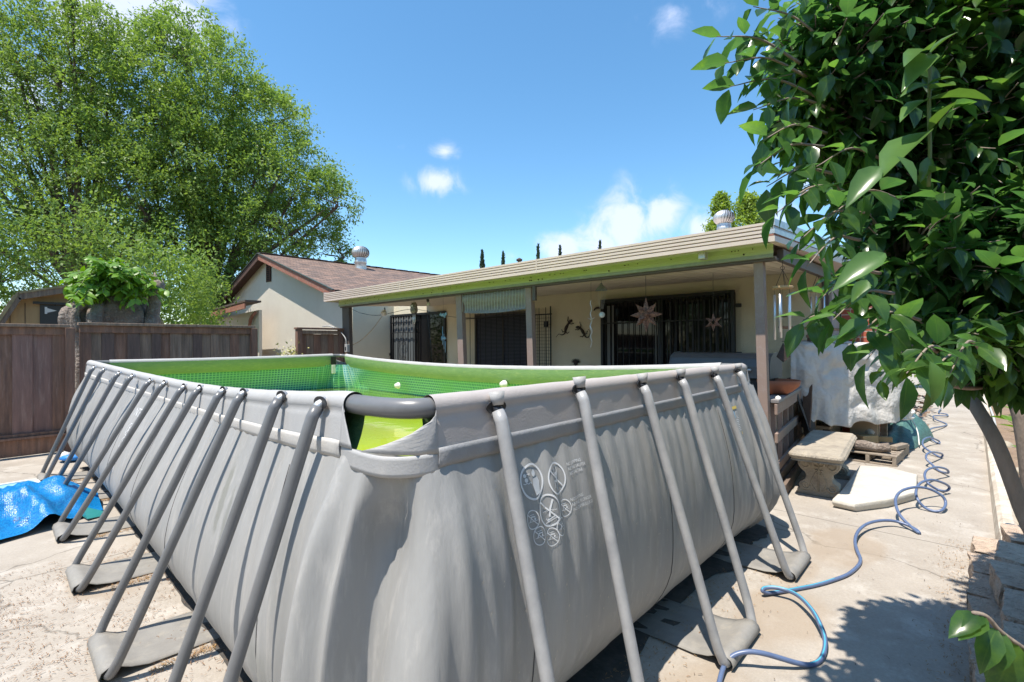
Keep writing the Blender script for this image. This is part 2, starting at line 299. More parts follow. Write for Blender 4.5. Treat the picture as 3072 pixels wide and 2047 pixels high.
ARC=[0]
for i in range(1,NP): ARC.append(ARC[-1]+(Vector(PTS[i][:2])-Vector(PTS[i-1][:2])).length)
TOT=ARC[-1]+(Vector(PTS[0][:2])-Vector(PTS[-1][:2])).length
IDX={}
for k in ('A','AB','B','BC','C','CD','D','DA'): IDX[k]=[i for i in range(NP) if PTS[i][3]==k]
# corner arc positions
CORN=[sum(ARC[i] for i in IDX[k])/len(IDX[k]) for k in ('AB','BC','CD','DA')]
def bulge(z,zr):
    if z<.42: return .25*math.sqrt(max(0,1-((.42-z)/.42)**2))-.10*(1-z/.42)**1.5
    return .25*math.sin(math.pi/2*max(0,min(1,(zr-z)/(zr-.42))))**1.12
DIAG=[Vector((.707,-.707)),Vector((-.707,-.707)),Vector((-.707,.707)),Vector((.707,.707))]
def wall(s,z,off=0,inner=False):
    """outer liner surface: s arc length, z height"""
    s=s%TOT; i=np.searchsorted(ARC,s,side='right')-1; i=int(i); j=(i+1)%NP
    e=(ARC[j] if j else TOT)-ARC[i]; t=(s-ARC[i])/e if e>0 else 0
    P=Vector(PTS[i][:2])*(1-t)+Vector(PTS[j][:2])*t; n=(NRM[i]*(1-t)+NRM[j]*t).normalized(); zr=PTS[i][2]*(1-t)+PTS[j][2]*t
    b=bulge(z,zr)
    # straighten the rim bow towards the ground
    side=PTS[i][3]; dz=smooth01((zr-.15-z)/(zr-.15))
    if side=='A': base=Vector((.03,P.y)); P=P*(1-dz)+base*dz
    elif side=='D': base=Vector((P.x,.02)); P=P*(1-dz*.8)+base*dz*.8
    elif side=='C': base=Vector((3.62,P.y)); P=P*(1-dz)+base*dz
    k=-.018; pv=Vector((0,0))
    for ci,c in enumerate(CORN):
        d=min(abs(s-c),TOT-abs(s-c)); sg=(s-c+TOT/2)%TOT-TOT/2
        if d<1.3:
            lo=smooth01((zr-.16-z)/.35)
            # pinched fold at each corner with a lobe on both sides
            u_=(sg+.07-.05*(zr-z)/1.2); am=.25 if ci==2 else 1; k+=(.04+.015*smooth01((1.25-z)/.7))*smooth01(z/.4)*math.exp(-(sg/.26)**2)*(1 if ci==2 else 0); dp=(.215 if ci==3 else .16)*am*math.exp(-(u_/(.085 if u_>0 else .035))**2)*lo*(1-.5*smooth01((.55-z)/.5)); pv=pv+DIAG[ci]*(dp+(.07*math.exp(-(sg/.3)**2) if inner else 0))
            k+= (.02*math.exp(-((sg-.20)/.07)**2)+.035*math.exp(-((sg+.22)/.07)**2))*lo*am
            k+= .016*math.sin(sg*38+z*1.2)*math.exp(-(d/.55)**2)*lo
            k+= .010*math.sin(sg*61-z*2)*math.exp(-(d/.7)**2)*lo
    # tension pleats under the sleeve
    if side in('D','C') or 1:
        amp=.003 if side=='A' else .0042
        k+=amp*math.sin(s*52+2*noise1(s*3))*math.exp(-((zr-z-.25)/.45)**2)
        k+=.006*noise1(s*9,2)*smooth01((zr-z)/.4)
    k+=.02*noise2(s*1.4,z*1.3,5)*smooth01((zr-z)/.4)*smooth01(z/.3)
    v=P+n*(b+k+off)+pv
    return Vector((v.x,v.y,z)),n
def zrim(s):
    s=s%TOT; i=int(np.searchsorted(ARC,s,side='right')-1); j=(i+1)%NP; e=(ARC[j] if j else TOT)-ARC[i]; t=(s-ARC[i])/e; return PTS[i][2]*(1-t)+PTS[j][2]*t
# sample along s: dense near the near corner
SS=[]; s=0.0
while s<TOT:
    SS.append(s); d=min(min(abs(s-c),TOT-abs(s-c)) for c in CORN)
    sd_=PTS[int(np.searchsorted(ARC,s,side='right')-1)][3]
    s+= .012 if d<.6 else (.018 if sd_ in('D',) else .035)
ZZ=[0,.02,.05,.08,.12,.16,.2,.25,.31,.38,.46,.54,.62,.7,.78,.86,.94,1.02,1.1,1.16,1.2,1.24]
q=MB()
def cornerness(s): d=min(min(abs(s-c),TOT-abs(s-c)) for c in CORN); return 1-smooth01((d-.14)/.12)
q.grid(lambda i,j: wall(SS[i],ZZ[j] if ZZ[j]<1.2 else (zrim(SS[i])-.17-.03*cornerness(SS[i]) if ZZ[j]==1.2 else zrim(SS[i])-.10-.085*cornerness(SS[i])),0)[0],len(SS),len(ZZ),closeu=True)
fab=q.build('outer_wall',LINER,POOL)
tl_=LINER.node_tree; bs_=tl_.nodes['Principled BSDF']; lst=bs_.inputs['Base Color'].links[0].from_socket; tc_=N(tl_,'ShaderNodeTexCoord'); nz=N(tl_,'ShaderNodeTexNoise'); nz.inputs['Scale'].default_value=14; nz.inputs['Detail'].default_value=6; tl_.links.new(tc_.outputs['Object'],nz.inputs[0])
for (y,z,ry,rz,am_) in ((1.30,.88,.05,.26,.55),(1.17,.80,.04,.24,.5),(2.35,.75,.05,.2,.3),(4.6,.9,.08,.2,.3),(.5,.45,.2,.1,.25),(3.1,.6,.05,.25,.25)):
    v1=N(tl_,'ShaderNodeVectorMath',operation='SUBTRACT'); tl_.links.new(tc_.outputs['Object'],v1.inputs[0]); v1.inputs[1].default_value=(-PW/2-.12,y-PL/2,z)
    v2=N(tl_,'ShaderNodeVectorMath',operation='MULTIPLY'); tl_.links.new(v1.outputs[0],v2.inputs[0]); v2.inputs[1].default_value=(3,1/ry,1/rz)
    v3=N(tl_,'ShaderNodeVectorMath',operation='LENGTH'); tl_.links.new(v2.outputs[0],v3.inputs[0])
    v4=N(tl_,'ShaderNodeMath',operation='MULTIPLY_ADD'); tl_.links.new(nz.outputs[0],v4.inputs[0]); v4.inputs[1].default_value=1.4; tl_.links.new(v3.outputs['Value'],v4.inputs[2])
    v5=N(tl_,'ShaderNodeMapRange',interpolation_type='SMOOTHSTEP'); tl_.links.new(v4.outputs[0],v5.inputs[0]); v5.inputs[1].default_value=1.75; v5.inputs[2].default_value=1.1; v5.inputs[4].default_value=am_
    v6=N(tl_,'ShaderNodeMixRGB'); tl_.links.new(v5.outputs[0],v6.inputs[0]); tl_.links.new(lst,v6.inputs[1]); v6.inputs[2].default_value=(.17,.175,.145,1); lst=v6.outputs[0]
tl_.links.new(lst,bs_.inputs['Base Color'])
# specks of dried dirt stuck on the short side
rr=random.Random(12)
def speck(fn,a0,a1,n):
    q=MB()
    for k in range(n):
        a=rr.uniform(a0,a1); z=rr.uniform(.2,1.15); p=fn(a,z); r_=rr.uniform(.0015,.004); q.add([p+Vector((0,0,r_*1.8)),p+Vector((r_,r_*.2,0)),p+Vector((0,0,-r_*1.8)),p-Vector((r_,-r_*.2,0))],[(0,1,2,3)])
    return q
# vertical weld seams and a few scuffs
for s in [ARC[IDX['A'][0]]+x for x in (.42,2.02,3.25,4.45,5.65)]+[ARC[IDX['D'][-1]]-x for x in (.34,1.55,2.55)]:
    pts=[wall(s,z,.001)[0] for z in ZZ[2:-2]]
    q=MB(); q.tube(pts,.0022,4); q.build('seam',mat('seam_line',(.06,.06,.062,1),.8),POOL)
# sleeve (hanging flap), belt band, top rails
def side_idx(k): return IDX[k]
def railpt(i,r=0,ang=0):
    p=PTS[i]; n=NRM[i]; return Vector((p[0]+n.x*r*math.cos(ang),p[1]+n.y*r*math.cos(ang),p[2]-.042+r*math.sin(ang)))
def sleeve(key,mslv,mblt):
    ids=side_idx(key); n=len(ids)
    rr=.042
    angs=[R(a) for a in range(180,-31,-15)]
    cyc=q=MB()
    def f(i,j):
        ii=ids[i]; w_=1+.06*noise1(i*.9,3)
        if j<len(angs): return railpt(ii,rr*w_,angs[j])
        k=(j-len(angs)+1)/6; p=PTS[ii]; nn=NRM[ii]; z=p[2]-.06-.105*k; o=rr*.95+.012*k+.004*noise1(i*.7,7)
        return Vector((p[0]+nn.x*o,p[1]+nn.y*o,z))
    q.grid(f,n,len(angs)+6); s1=q.build('rail_sleeve',mslv,POOL)
    q=MB()
    def f2(i,j):
        ii=ids[i]; k=j/4; p=PTS[ii]; nn=NRM[ii]; z=p[2]-.162-.062*k; o=rr*.95+.018+.010*k-.012*k*k+.004*noise1(i*.7,7)
        return Vector((p[0]+nn.x*o,p[1]+nn.y*o,z))
    q.grid(f2,n,5); q.build('belt_band',mblt,POOL,solid=.004)
    # inner side of the sleeve
    q=MB()
    def f3(i,j):
        ii=ids[i]; k=j/5; p=PTS[ii]; nn=NRM[ii]; z=p[2]-.042-(.19)*k; o=-rr*.98+.05*k*k+.004*noise1(i*.6,9)
        return Vector((p[0]+nn.x*o,p[1]+nn.y*o,z))
    q.grid(f3,n,6); q.build('inner_band',GREENL,POOL)
GREENL=mat('green_liner_band',(.235,.36,.165,1),.45,(.175,.295,.14,1),5,.2,.3,30,stretch=(1,1,3),col3=(.36,.46,.20,1),n3=11,a3=.5)
for k in 'ABC': sleeve(k,SLEEVE,BELT)
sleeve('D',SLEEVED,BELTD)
# corner pipes: bare grey bends, with the sleeve cut away in a curve under each
for ck,(ka,kb) in {'DA':('D','A'),'AB':('A','B'),'BC':('B','C'),'CD':('C','D')}.items():
    ids=[IDX[ka][-2],IDX[ka][-1]]+IDX[ck]+[IDX[kb][0],IDX[kb][1]]
    q=MB(); q.tube([railpt(i) for i in ids],.034,16); q.build('corner_pipe',TUBE,POOL)
    # belt wrapping the corner, below the opening
    q=MB(); M_=len(ids)
    def f(i,j):
        ii=ids[i]; k=j/5; t=i/(M_-1); p=PTS[ii]; nn=NRM[ii]; z=p[2]-.175-.066*k-.010*math.sin(math.pi*t); o=.048+.012*(1-abs(2*t-1))
        return Vector((p[0]+nn.x*o,p[1]+nn.y*o,z))
    q.grid(f,M_,6); q.build('corner_belt',BELT if ck!='DA' else SLEEVE,POOL,solid=.006)
    # curved cut edges of the sleeve each side of the opening
    for (key,rev) in ((ka,-1),(kb,0)):
        ii0=IDX[key][rev]; q=MB(); cs=[ii0]+(IDX[ck] if key==ka else IDX[ck][::-1])
        L_=len(cs)*(.74 if key==ka else .16); ex_=1.7 if key==ka else 1.1
        def f(i,j):
            k=j/8; t=(k**ex_)*L_*(i/4); a=int(min(t,len(cs)-1)); fr=t-a; c0=cs[a]; c1=cs[min(a+1,len(cs)-1)]
            P0=Vector(PTS[c0][:3])*(1-fr)+Vector(PTS[c1][:3])*fr; n0=NRM[c0]
            o=.044+.012*k
            return Vector((P0.x+n0.x*o,P0.y+n0.y*o,P0.z-.045-.135*k))
        q.grid(f,5,9); q.build('sleeve_flap',SLEEVE,POOL,solid=.003)
# inner mosaic liner
def mosaic():
    m=bpy.data.materials.new('mosaic_liner'); m.use_nodes=True; t=m.node_tree; L=t.links.new; b=t.nodes['Principled BSDF']
    uv=N(t,'ShaderNodeUVMap'); br=N(t,'ShaderNodeTexBrick'); br.offset=0; br.inputs['Scale'].default_value=1
    br.inputs['Brick Width'].default_value=.05; br.inputs['Row Height'].default_value=.042; br.inputs['Mortar Size'].default_value=.0075; br.inputs['Mortar Smooth'].default_value=.2
    br.inputs['Color1'].default_value=(.025,.22,.20,1); br.inputs['Color2'].default_value=(.03,.19,.24,1); br.inputs['Mortar'].default_value=(.24,.62,.36,1)
    L(uv.outputs[0],br.inputs[0])
    n=N(t,'ShaderNodeTexNoise'); n.inputs['Scale'].default_value=1.6; n.inputs['Detail'].default_value=6; L(uv.outputs[0],n.inputs[0])
    r=N(t,'ShaderNodeMapRange'); r.inputs[1].default_value=.38; r.inputs[2].default_value=.7; r.inputs[4].default_value=.65; L(n.outputs[0],r.inputs[0])
    x=N(t,'ShaderNodeMixRGB'); L(r.outputs[0],x.inputs[0]); L(br.outputs[0],x.inputs[1]); x.inputs[2].default_value=(.12,.42,.12,1)
    # patch of sun beside the far corner, painted light blue into the liner
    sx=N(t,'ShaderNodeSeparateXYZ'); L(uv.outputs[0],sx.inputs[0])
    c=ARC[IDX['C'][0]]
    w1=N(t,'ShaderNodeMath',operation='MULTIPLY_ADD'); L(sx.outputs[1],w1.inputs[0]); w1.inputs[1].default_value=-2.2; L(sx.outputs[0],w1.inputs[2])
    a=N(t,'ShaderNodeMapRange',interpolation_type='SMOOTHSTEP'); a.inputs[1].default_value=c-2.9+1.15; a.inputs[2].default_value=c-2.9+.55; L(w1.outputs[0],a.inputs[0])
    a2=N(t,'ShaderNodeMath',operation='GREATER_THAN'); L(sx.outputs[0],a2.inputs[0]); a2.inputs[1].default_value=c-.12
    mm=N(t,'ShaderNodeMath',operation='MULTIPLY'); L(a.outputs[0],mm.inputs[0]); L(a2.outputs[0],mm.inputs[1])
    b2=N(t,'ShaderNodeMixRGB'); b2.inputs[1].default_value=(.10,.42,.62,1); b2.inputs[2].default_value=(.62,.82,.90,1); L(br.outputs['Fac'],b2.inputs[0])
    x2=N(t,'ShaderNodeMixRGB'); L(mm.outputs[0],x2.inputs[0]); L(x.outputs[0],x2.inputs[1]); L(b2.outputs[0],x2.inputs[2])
    L(x2.outputs[0],b.inputs['Base Color']); b.inputs['Roughness'].default_value=.4
    return m
q=MB(); zi=[.03,.1,.2,.3,.45,.6,.75,.85,.95,1.05,1.15,1.3]
SI=SS[::2]
def fi(i,j):
    z=zi[j]; zr=zrim(SI[i]); z=min(z,zr-.17-.04*cornerness(SI[i])) if j==len(zi)-1 else z
    v,n=wall(SI[i],z,0); p=PTS[int(np.searchsorted(ARC,SI[i],side='right')-1)]
    # inner liner: from the rim it hangs smoothly, no pinch
    return wall(SI[i],z,-.022-.02*smooth01((1.3-z)/.3),True)[0]
q.grid(fi,len(SI),len(zi),closeu=False)
q.uv=[(SI[i],zi[j]) for i in range(len(SI)) for j in range(len(zi))]
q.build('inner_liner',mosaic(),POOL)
# water
m=mat('pool_water',(.38,.47,.004,1),.03,(.32,.44,.006,1),1.1,.2,.12,5,spec=.8,bdist=.02)
t=m.node_tree; lw=N(t,'ShaderNodeLayerWeight'); lw.inputs[0].default_value=.5; mr=N(t,'ShaderNodeMapRange'); t.links.new(lw.outputs['Facing'],mr.inputs[0]); mr.inputs[1].default_value=.80; mr.inputs[2].default_value=.925; mr.inputs[3].default_value=.0; mr.inputs[4].default_value=.9
gl_=N(t,'ShaderNodeBsdfGlossy'); gl_.inputs['Roughness'].default_value=.03; t.links.new(t.nodes['Principled BSDF'].inputs['Normal'].links[0].from_socket,gl_.inputs['Normal']); ms=N(t,'ShaderNodeMixShader'); t.links.new(mr.outputs[0],ms.inputs[0]); t.links.new(t.nodes['Principled BSDF'].outputs[0],ms.inputs[1]); t.links.new(gl_.outputs[0],ms.inputs[2]); t.links.new(ms.outputs[0],t.nodes['Material Output'].inputs[0])
q=MB(); ring=[]
for i in range(0,NP,2):
    v=wall(ARC[i],.81,-.03,True)[0]; ring.append((v.x,v.y,.81))
q.add(ring,[tuple(range(len(ring)))[::-1]]); q.build('water',m,POOL)
# inlet nozzles on the far long side
for (px,py) in ((1196,1157),(1514,1153)):
    c=H(px,py,0,3.54); q=MB(); q.lathe((0,0,0),[(.0,.06),(.034,.06),(.036,.02),(.05,.02),(.05,.0)],16)
    o=MB(); o.add([Vector(c)+Vector((-v[2],v[0],v[1])) for v in q.v],q.f,True); o.build('inlet_nozzle',WHITEP,POOL)
q=MB(); c=H(1000,1105,1,7.22); q.box((c.x-.03,c.y-.01,c.z-.10),(c.x+.04,c.y+.01,c.z+.06)); q.build('corner_clip',WHITEP,POOL,bev=.005)
q=MB(); c=H(1000,1085,1,7.2); q.box((c.x-.05,c.y-.01,c.z-.05),(c.x+.05,c.y+.01,c.z+.09)); q.build('corner_gap',BLACKP,POOL,bev=.005)
# U-shaped legs
TL=[(944.6,1223),(829,1200),(717,1186),(657,1177.5),(589,1169),(542,1164),(484,1152),(442,1145),(389,1130),(350,1121),(305,1109.5),(275.5,1103)]
def leg(tops,feet,out,mt,light_flap=False):
    """tops/feet: two points each; out: unit outward"""
    out=Vector(out); a,b=[Vector(p) for p in tops]; c,d=[Vector(p) for p in feet]; rad=.0245 if light_flap else .0225
    along=(d-c).normalized()
    pts=[a-out*.012+Vector((0,0,.006)),a-(a-c).normalized()*.03]
    pts+= [a.lerp(c,t) for t in (.25,.5,.75,.90)]
    pts+= [c+(a-c)*.035+along*.012, c+along*.05+Vector((0,0,.002)), c.lerp(d,.5), d-along*.05+Vector((0,0,.002)), d+(b-d)*.035-along*.012]
    pts+= [b.lerp(d,t) for t in (.90,.75,.5,.25)]+[b-(b-d).normalized()*.03,b-out*.012+Vector((0,0,.006))]
    fine=[pts[0]]+bez(pts[1:-1],4)+[pts[-1]]
    q=MB(); q.tube(fine,rad,12); L_=q.build('leg',mt,POOL)
    for p,f_ in ((a,c),(b,d)):
        ax=(p-f_).normalized(); q=MB(); q.tube([p-ax*.01-out*.004,p+ax*.012-out*.012,p+ax*.03-out*.035],[rad*.86,rad*.84,rad*.7],12); q.build('steel_plug',GALV if not light_flap else BLACKP,L_)
    for p in (a,b):  # eyelet in the sleeve
        side=along*.045; c0=p-out*.022+Vector((0,0,.02))
        vs=[]
        for k in range(16):
            an=2*math.pi*k/16; vs.append(c0+side*math.cos(an)*1.1+Vector((0,0,.024))*math.sin(an)+out*.002)
        q=MB(); q.add(vs,[tuple(range(16))]); q.build('eyelet',BLACKP,L_,solid=.004)
    if light_flap:
        for p in (a,b): q=MB(); q.tube([p-out*.018+Vector((0,0,.075)),p-out*.012+Vector((0,0,.028))],[.03,.021],10); q.build('fabric_tee',SLEEVE,L_)
    # strap that ties the foot under the pool
    q=MB(); c2=c+along*.03; d2=d-along*.03; n_=9
    inn=-out
    prof=[(0,0.62,.004),(0,.45,.006),(0,.3,.010),(0,.16,.016),(0,.085,.036),(0,.035,.062),(0,.0,.072),(0,-.03,.055),(0,-.040,.03),(0,-.03,.006)]
    def f(i,j):
        t=i/(n_-1); _,din,z=prof[j]; base=c2.lerp(d2,t); base.z=0
        wv=.006*noise2(i*1.1,j*1.3,a.x*3+a.y)
        # taper toward the tube, folds at the bend
        ww=1.0; 
        return base+inn*din+Vector((0,0,z+wv+(.008*math.sin(t*9) if j in(2,3) else 0)))
    q.grid(f,n_,len(prof)); q.build('foot_strap',STRAP,L_,solid=.004)
    return L_
STRAP=mat('strap_fabric',(.27,.26,.24,1),.65,(.21,.20,.185,1),7,.3,.4,130,col3=(.34,.31,.26,1),n3=12,a3=.5,bdist=.003)
for u in range(6):
    yc=.61+1.22*u; tp=[H(TL[2*u][0],TL[2*u][1]+4,0,rimA(yc-.25)[0]-.082),H(TL[2*u+1][0],TL[2*u+1][1]+4,0,rimA(yc+.25)[0]-.082)]
    sx_=-.50
    leg(tp,[(sx_,yc-.24,.028),(sx_,yc+.24,.028)],(-1,0,0),TUBE)
TR=[(1501,1234),(1748,1179),(1936,1158),(2051,1140),(2152,1127),(2222,1115)]
for u in range(3):
    xc=.61+1.22*u; tp=[H(TR[2*u][0],TR[2*u][1]+6,1,rimD(xc-.25)[0]-.085),H(TR[2*u+1][0],TR[2*u+1][1]+4,1,rimD(xc+.25)[0]-.085)]
    leg(tp,[(xc-.24,-.54,.028),(xc+.25,-.54,.028)],(0,-1,0),TUBEL,True)
for u in range(6):
    yc=.61+1.22*u; x0,z0=rimC(yc-.25); x1,z1=rimC(yc+.25)
    leg([(x0+.05,yc-.25,z0-.09),(x1+.05,yc+.25,z1-.09)],[(4.16,yc-.24,.028),(4.16,yc+.24,.028)],(1,0,0),TUBE)
for u in range(3):
    xc=.61+1.22*u; y0,z0=rimB(xc-.25); y1,z1=rimB(xc+.25)
    leg([(xc-.25,y0+.05,z0-.09),(xc+.25,y1+.05,z1-.09)],[(xc-.24,7.82,.028),(xc+.24,7.82,.028)],(0,1,0),TUBE)
s0_=ARC[IDX['D'][-1]]; sq=speck(lambda x,z: wall(s0_-(x-XD0),z,.004)[0],.1,2.4,150); tag(sq.build('dirt_specks',mat('pale_speck',(.5,.46,.4,1),.9),POOL),kind='stuff')
# dark ground cloth poking out under the wall
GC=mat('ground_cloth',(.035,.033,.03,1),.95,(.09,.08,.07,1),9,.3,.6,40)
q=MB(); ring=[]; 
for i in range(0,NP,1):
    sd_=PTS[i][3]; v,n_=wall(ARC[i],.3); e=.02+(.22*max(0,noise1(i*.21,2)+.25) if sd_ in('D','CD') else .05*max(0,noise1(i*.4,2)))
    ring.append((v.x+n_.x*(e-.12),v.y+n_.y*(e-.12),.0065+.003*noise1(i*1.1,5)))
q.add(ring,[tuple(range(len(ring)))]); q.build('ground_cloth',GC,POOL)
# printed warnings, wrapped on the wall
SD0=ARC[IDX['D'][-1]]            # s at x=.2 on side D ; s decreases towards +x
def onD(x,z,off=.0025): return wall(SD0-(x-XD0),z,off)[0]
SA0=ARC[IDX['A'][0]]
def onA(y,z,off=.0025): return wall(SA0+(y-YA0),z,off)[0]
def invert(fn,px,py,a,b):
    for _ in range(30):
        def pr(a_,b_):
            d=fn(a_,b_)-CAM; z=d.dot(fw); return 1536+F*d.dot(rt)/z,1023.5-F*d.dot(up)/z
        x0,y0=pr(a,b); e=1e-3; xa,ya=pr(a+e,b); xb,yb=pr(a,b+e)
        J=np.array([[(xa-x0)/e,(xb-x0)/e],[(ya-y0)/e,(yb-y0)/e]]); st=np.linalg.solve(J,np.array([px-x0,py-y0])); a+=float(np.clip(st[0],-.2,.2))*.8; b+=float(np.clip(st[1],-.2,.2))*.8
    return a,b
class Flat2D:
    def __init__(s): s.v=[];s.f=[]
    def ring(s,cx,cy,r,w_,n=40):
        o=len(s.v)
        for k in range(n):
            a=2*math.pi*k/n; s.v+= [(cx+r*math.cos(a),cy+r*math.sin(a)),(cx+(r-w_)*math.cos(a),cy+(r-w_)*math.sin(a))]
        s.f+=[(o+2*k,o+2*((k+1)%n),o+2*((k+1)%n)+1,o+2*k+1) for k in range(n)]
    def disc(s,cx,cy,r,n=16,sy=1): o=len(s.v); s.v+=[(cx+r*math.cos(2*math.pi*k/n),cy+sy*r*math.sin(2*math.pi*k/n)) for k in range(n)]; s.f.append(tuple(range(o,o+n)))
    def line(s,pts,w_):
        for (x0,y0),(x1,y1) in zip(pts,pts[1:]):
            L_=math.hypot(x1-x0,y1-y0) or 1; nx,ny=-(y1-y0)/L_*w_/2,(x1-x0)/L_*w_/2; o=len(s.v)
            n=max(1,int(L_/.03))
            for k in range(n+1):
                t=k/n; s.v+=[(x0+(x1-x0)*t+nx,y0+(y1-y0)*t+ny),(x0+(x1-x0)*t-nx,y0+(y1-y0)*t-ny)]
            s.f+=[(o+2*k,o+2*k+1,o+2*k+3,o+2*k+2) for k in range(n)]
    def poly(s,p): o=len(s.v); s.v+=p; s.f.append(tuple(range(o,o+len(p))))
    def text(s,txt,x,y,size):
        cu=bpy.data.curves.new('t','FONT'); cu.body=txt; cu.size=size; cu.resolution_u=2; o=bpy.data.objects.new('t',cu); sc.collection.objects.link(o)
        dg=bpy.context.evaluated_depsgraph_get(); me=bpy.data.meshes.new_from_object(o.evaluated_get(dg)); k=len(s.v)
        s.v+=[(x+v.co.x,y+v.co.y) for v in me.vertices]; s.f+=[tuple(k+i for i in p.vertices) for p in me.polygons]
        bpy.data.objects.remove(o); bpy.data.curves.remove(cu); bpy.data.meshes.remove(me)
    def put(s,name,fn,m,parent):
        q=MB(); q.add([fn(a,b) for a,b in s.v],s.f); return q.build(name,m,parent)
def nosign(F_,cx,cy,r,kind):
    F_.ring(cx,cy,r,r*.11); F_.line([(cx-.66*r,cy+.62*r),(cx+.66*r,cy-.62*r)],r*.10)
    if kind=='jump':
        F_.disc(cx+.05*r,cy+.28*r,r*.13); F_.line([(cx+.05*r,cy+.1*r),(cx-.02*r,cy-.25*r)],r*.24); F_.line([(cx,cy+.05*r),(cx-.22*r,cy+.45*r),(cx-.18*r,cy+.7*r)],r*.07); F_.line([(cx+.1*r,cy+.05*r),(cx+.3*r,cy+.4*r),(cx+.22*r,cy+.7*r)],r*.07)
        F_.line([(cx-.05*r,cy-.2*r),(cx-.35*r,cy-.05*r),(cx-.4*r,cy-.5*r)],r*.1); F_.line([(cx+.05*r,cy-.25*r),(cx-.08*r,cy-.5*r),(cx-.05*r,cy-.75*r)],r*.1)
    if kind=='dive':
        F_.line([(cx+.38*r,cy+.62*r),(cx+.1*r,cy+.05*r),(cx+.0,cy-.4*r)],r*.13); F_.disc(cx-.1*r,cy-.62*r,r*.11)
        F_.line([(cx-.6*r+.1*r*k,cy+(.0 if k%2 else .06)*r-.05*r) for k in range(13)],r*.035); F_.line([(cx-.4*r,cy-.72*r),(cx+.5*r,cy-.5*r)],r*.05); F_.line([(cx-.3*r,cy-.45*r),(cx-.2*r,cy-.6*r),(cx+.35*r,cy-.4*r)],r*.06)
    if kind=='small':
        F_.line([(cx-.4*r,cy-.2*r),(cx-.1*r,cy+.3*r),(cx+.4*r,cy+.25*r)],r*.13); F_.disc(cx+.35*r,cy+.02*r,r*.12); F_.line([(cx-.7*r,cy-.15*r),(cx+.7*r,cy-.15*r)],r*.05); F_.line([(cx-.3*r,cy+.5*r),(cx+.3*r,cy+.5*r)],r*.06)
def decalD():
    ax,az=invert(onD,1668,1435,1.0,.9)      # centre of the JUMP sign
    bx,bz=invert(onD,1600,1445,.9,.9)
    cx_,cz=invert(onD,1646,1531,1.0,.8)
    r1=.061
    P=Flat2D(); nosign(P,ax,az,r1,'jump')
    P.ring(bx,bz,r1*1.08,.008); P.disc(bx+.012,bz+.028,.013); P.poly([(bx+.0,bz+.01),(bx+.035,bz+.01),(bx+.042,bz-.005),(bx+.036,bz-.05),(bx+.004,bz-.052),(bx-.006,bz-.01)])
    P.line([(bx-.012,bz+.03),(bx-.03,bz+.03)],.003); P.line([(bx-.05+.008*k,bz-(.004 if k%2 else 0)) for k in range(6)],.003); P.disc(bx-.038,bz+.026,.007); P.disc(bx-.034,bz+.010,.008)
    nosign(P,cx_,cz,r1*.98,'dive')
    for (px,py) in ((1694,1524),(1598,1560),(1687,1580),(1621,1608),(1656,1611)):
        a,b=invert(onD,px,py,1.0,.75); nosign(P,a,b,.034,'small')
    for (px,py,lines) in ((1699,1392,('NO JUMPING','NE PAS SAUTER','NO SALTAR')),(1711,1499,('NO DIVING','NE PAS PLONGER','NO ZAMBULLIRSE'))):
        a,b=invert(onD,px,py,1.1,.95)
        for k,tx in enumerate(lines): P.text(tx,a+.004*k,b-.008-.0195*k,.0185)
    P.put('warning_print',onD,PRINT,POOL)
decalD()
def stickerD():
    a,b=invert(onD,2192,1222,3.0,1.15); c,d=invert(onD,2259,1382,3.2,.75); wd=.125
    P=Flat2D(); n=14
    def q_(x0,x1,z0,z1,P):
        P.line([((x0+x1)/2,z0),((x0+x1)/2,z1)],x1-x0)
    x0=a; q_(x0,x0+wd,b-.022,b,P); q_(x0,x0+wd,(b+d)/2-.0,(b+d)/2+.02,P); P.put('sticker_header',onD,YEL,POOL)
    P=Flat2D()
    for (zz) in (b-.03,(b+d)/2-.01):
        q_(x0+.012,x0+.055,zz-.055,zz-.005,P)
    P.put('sticker_picture',lambda x,z:onD(x,z,.0035),BLUEPR,POOL)
    P=Flat2D(); z=b-.10
    while z>d:
        if not ((b+d)/2-.10<z<(b+d)/2+.03): P.line([(x0+.01+.004*random.random(),z),(x0+wd-.012-.03*random.random(),z)],.0045)
        z-=.0125
    for zz in (b-.03,(b+d)/2-.01):
        P.ring(x0+.09,zz-.03,.02,.003,14); P.line([(x0+.065,zz-.058),(x0+.12,zz-.058)],.003)
    P.line([(x0,b),(x0,d)],.002);P.line([(x0+wd,b),(x0+wd,d)],.002)
    P.put('sticker_text',onD,PRINT,POOL)
stickerD()
def decalA():
    a,b=invert(onA,420,1232,4.2,1.15); P=Flat2D()
    # letters run away from the camera, read from outside: mirror y axis
    P.text('INTEX',0,0,.10); v=[(a+.13-x,b-.05+y) for x,y in P.v]; P.v=v
    y0=a+.0
    for k,(dx,dz,r_) in enumerate([(-.02,-.17,.055),(.11,-.17,.055),(-.02,-.29,.055),(.11,-.30,.03),(.08,-.36,.03),(.0,-.38,.03),(-.06,-.43,.03),(.05,-.43,.03),(-.02,-.48,.03),(.04,-.50,.03)]):
        nosign(P,y0-dx,b+dz,r_,'jump' if r_>.04 else 'small')
    P.put('warning_print',onA,PRINT,POOL)
decalA()
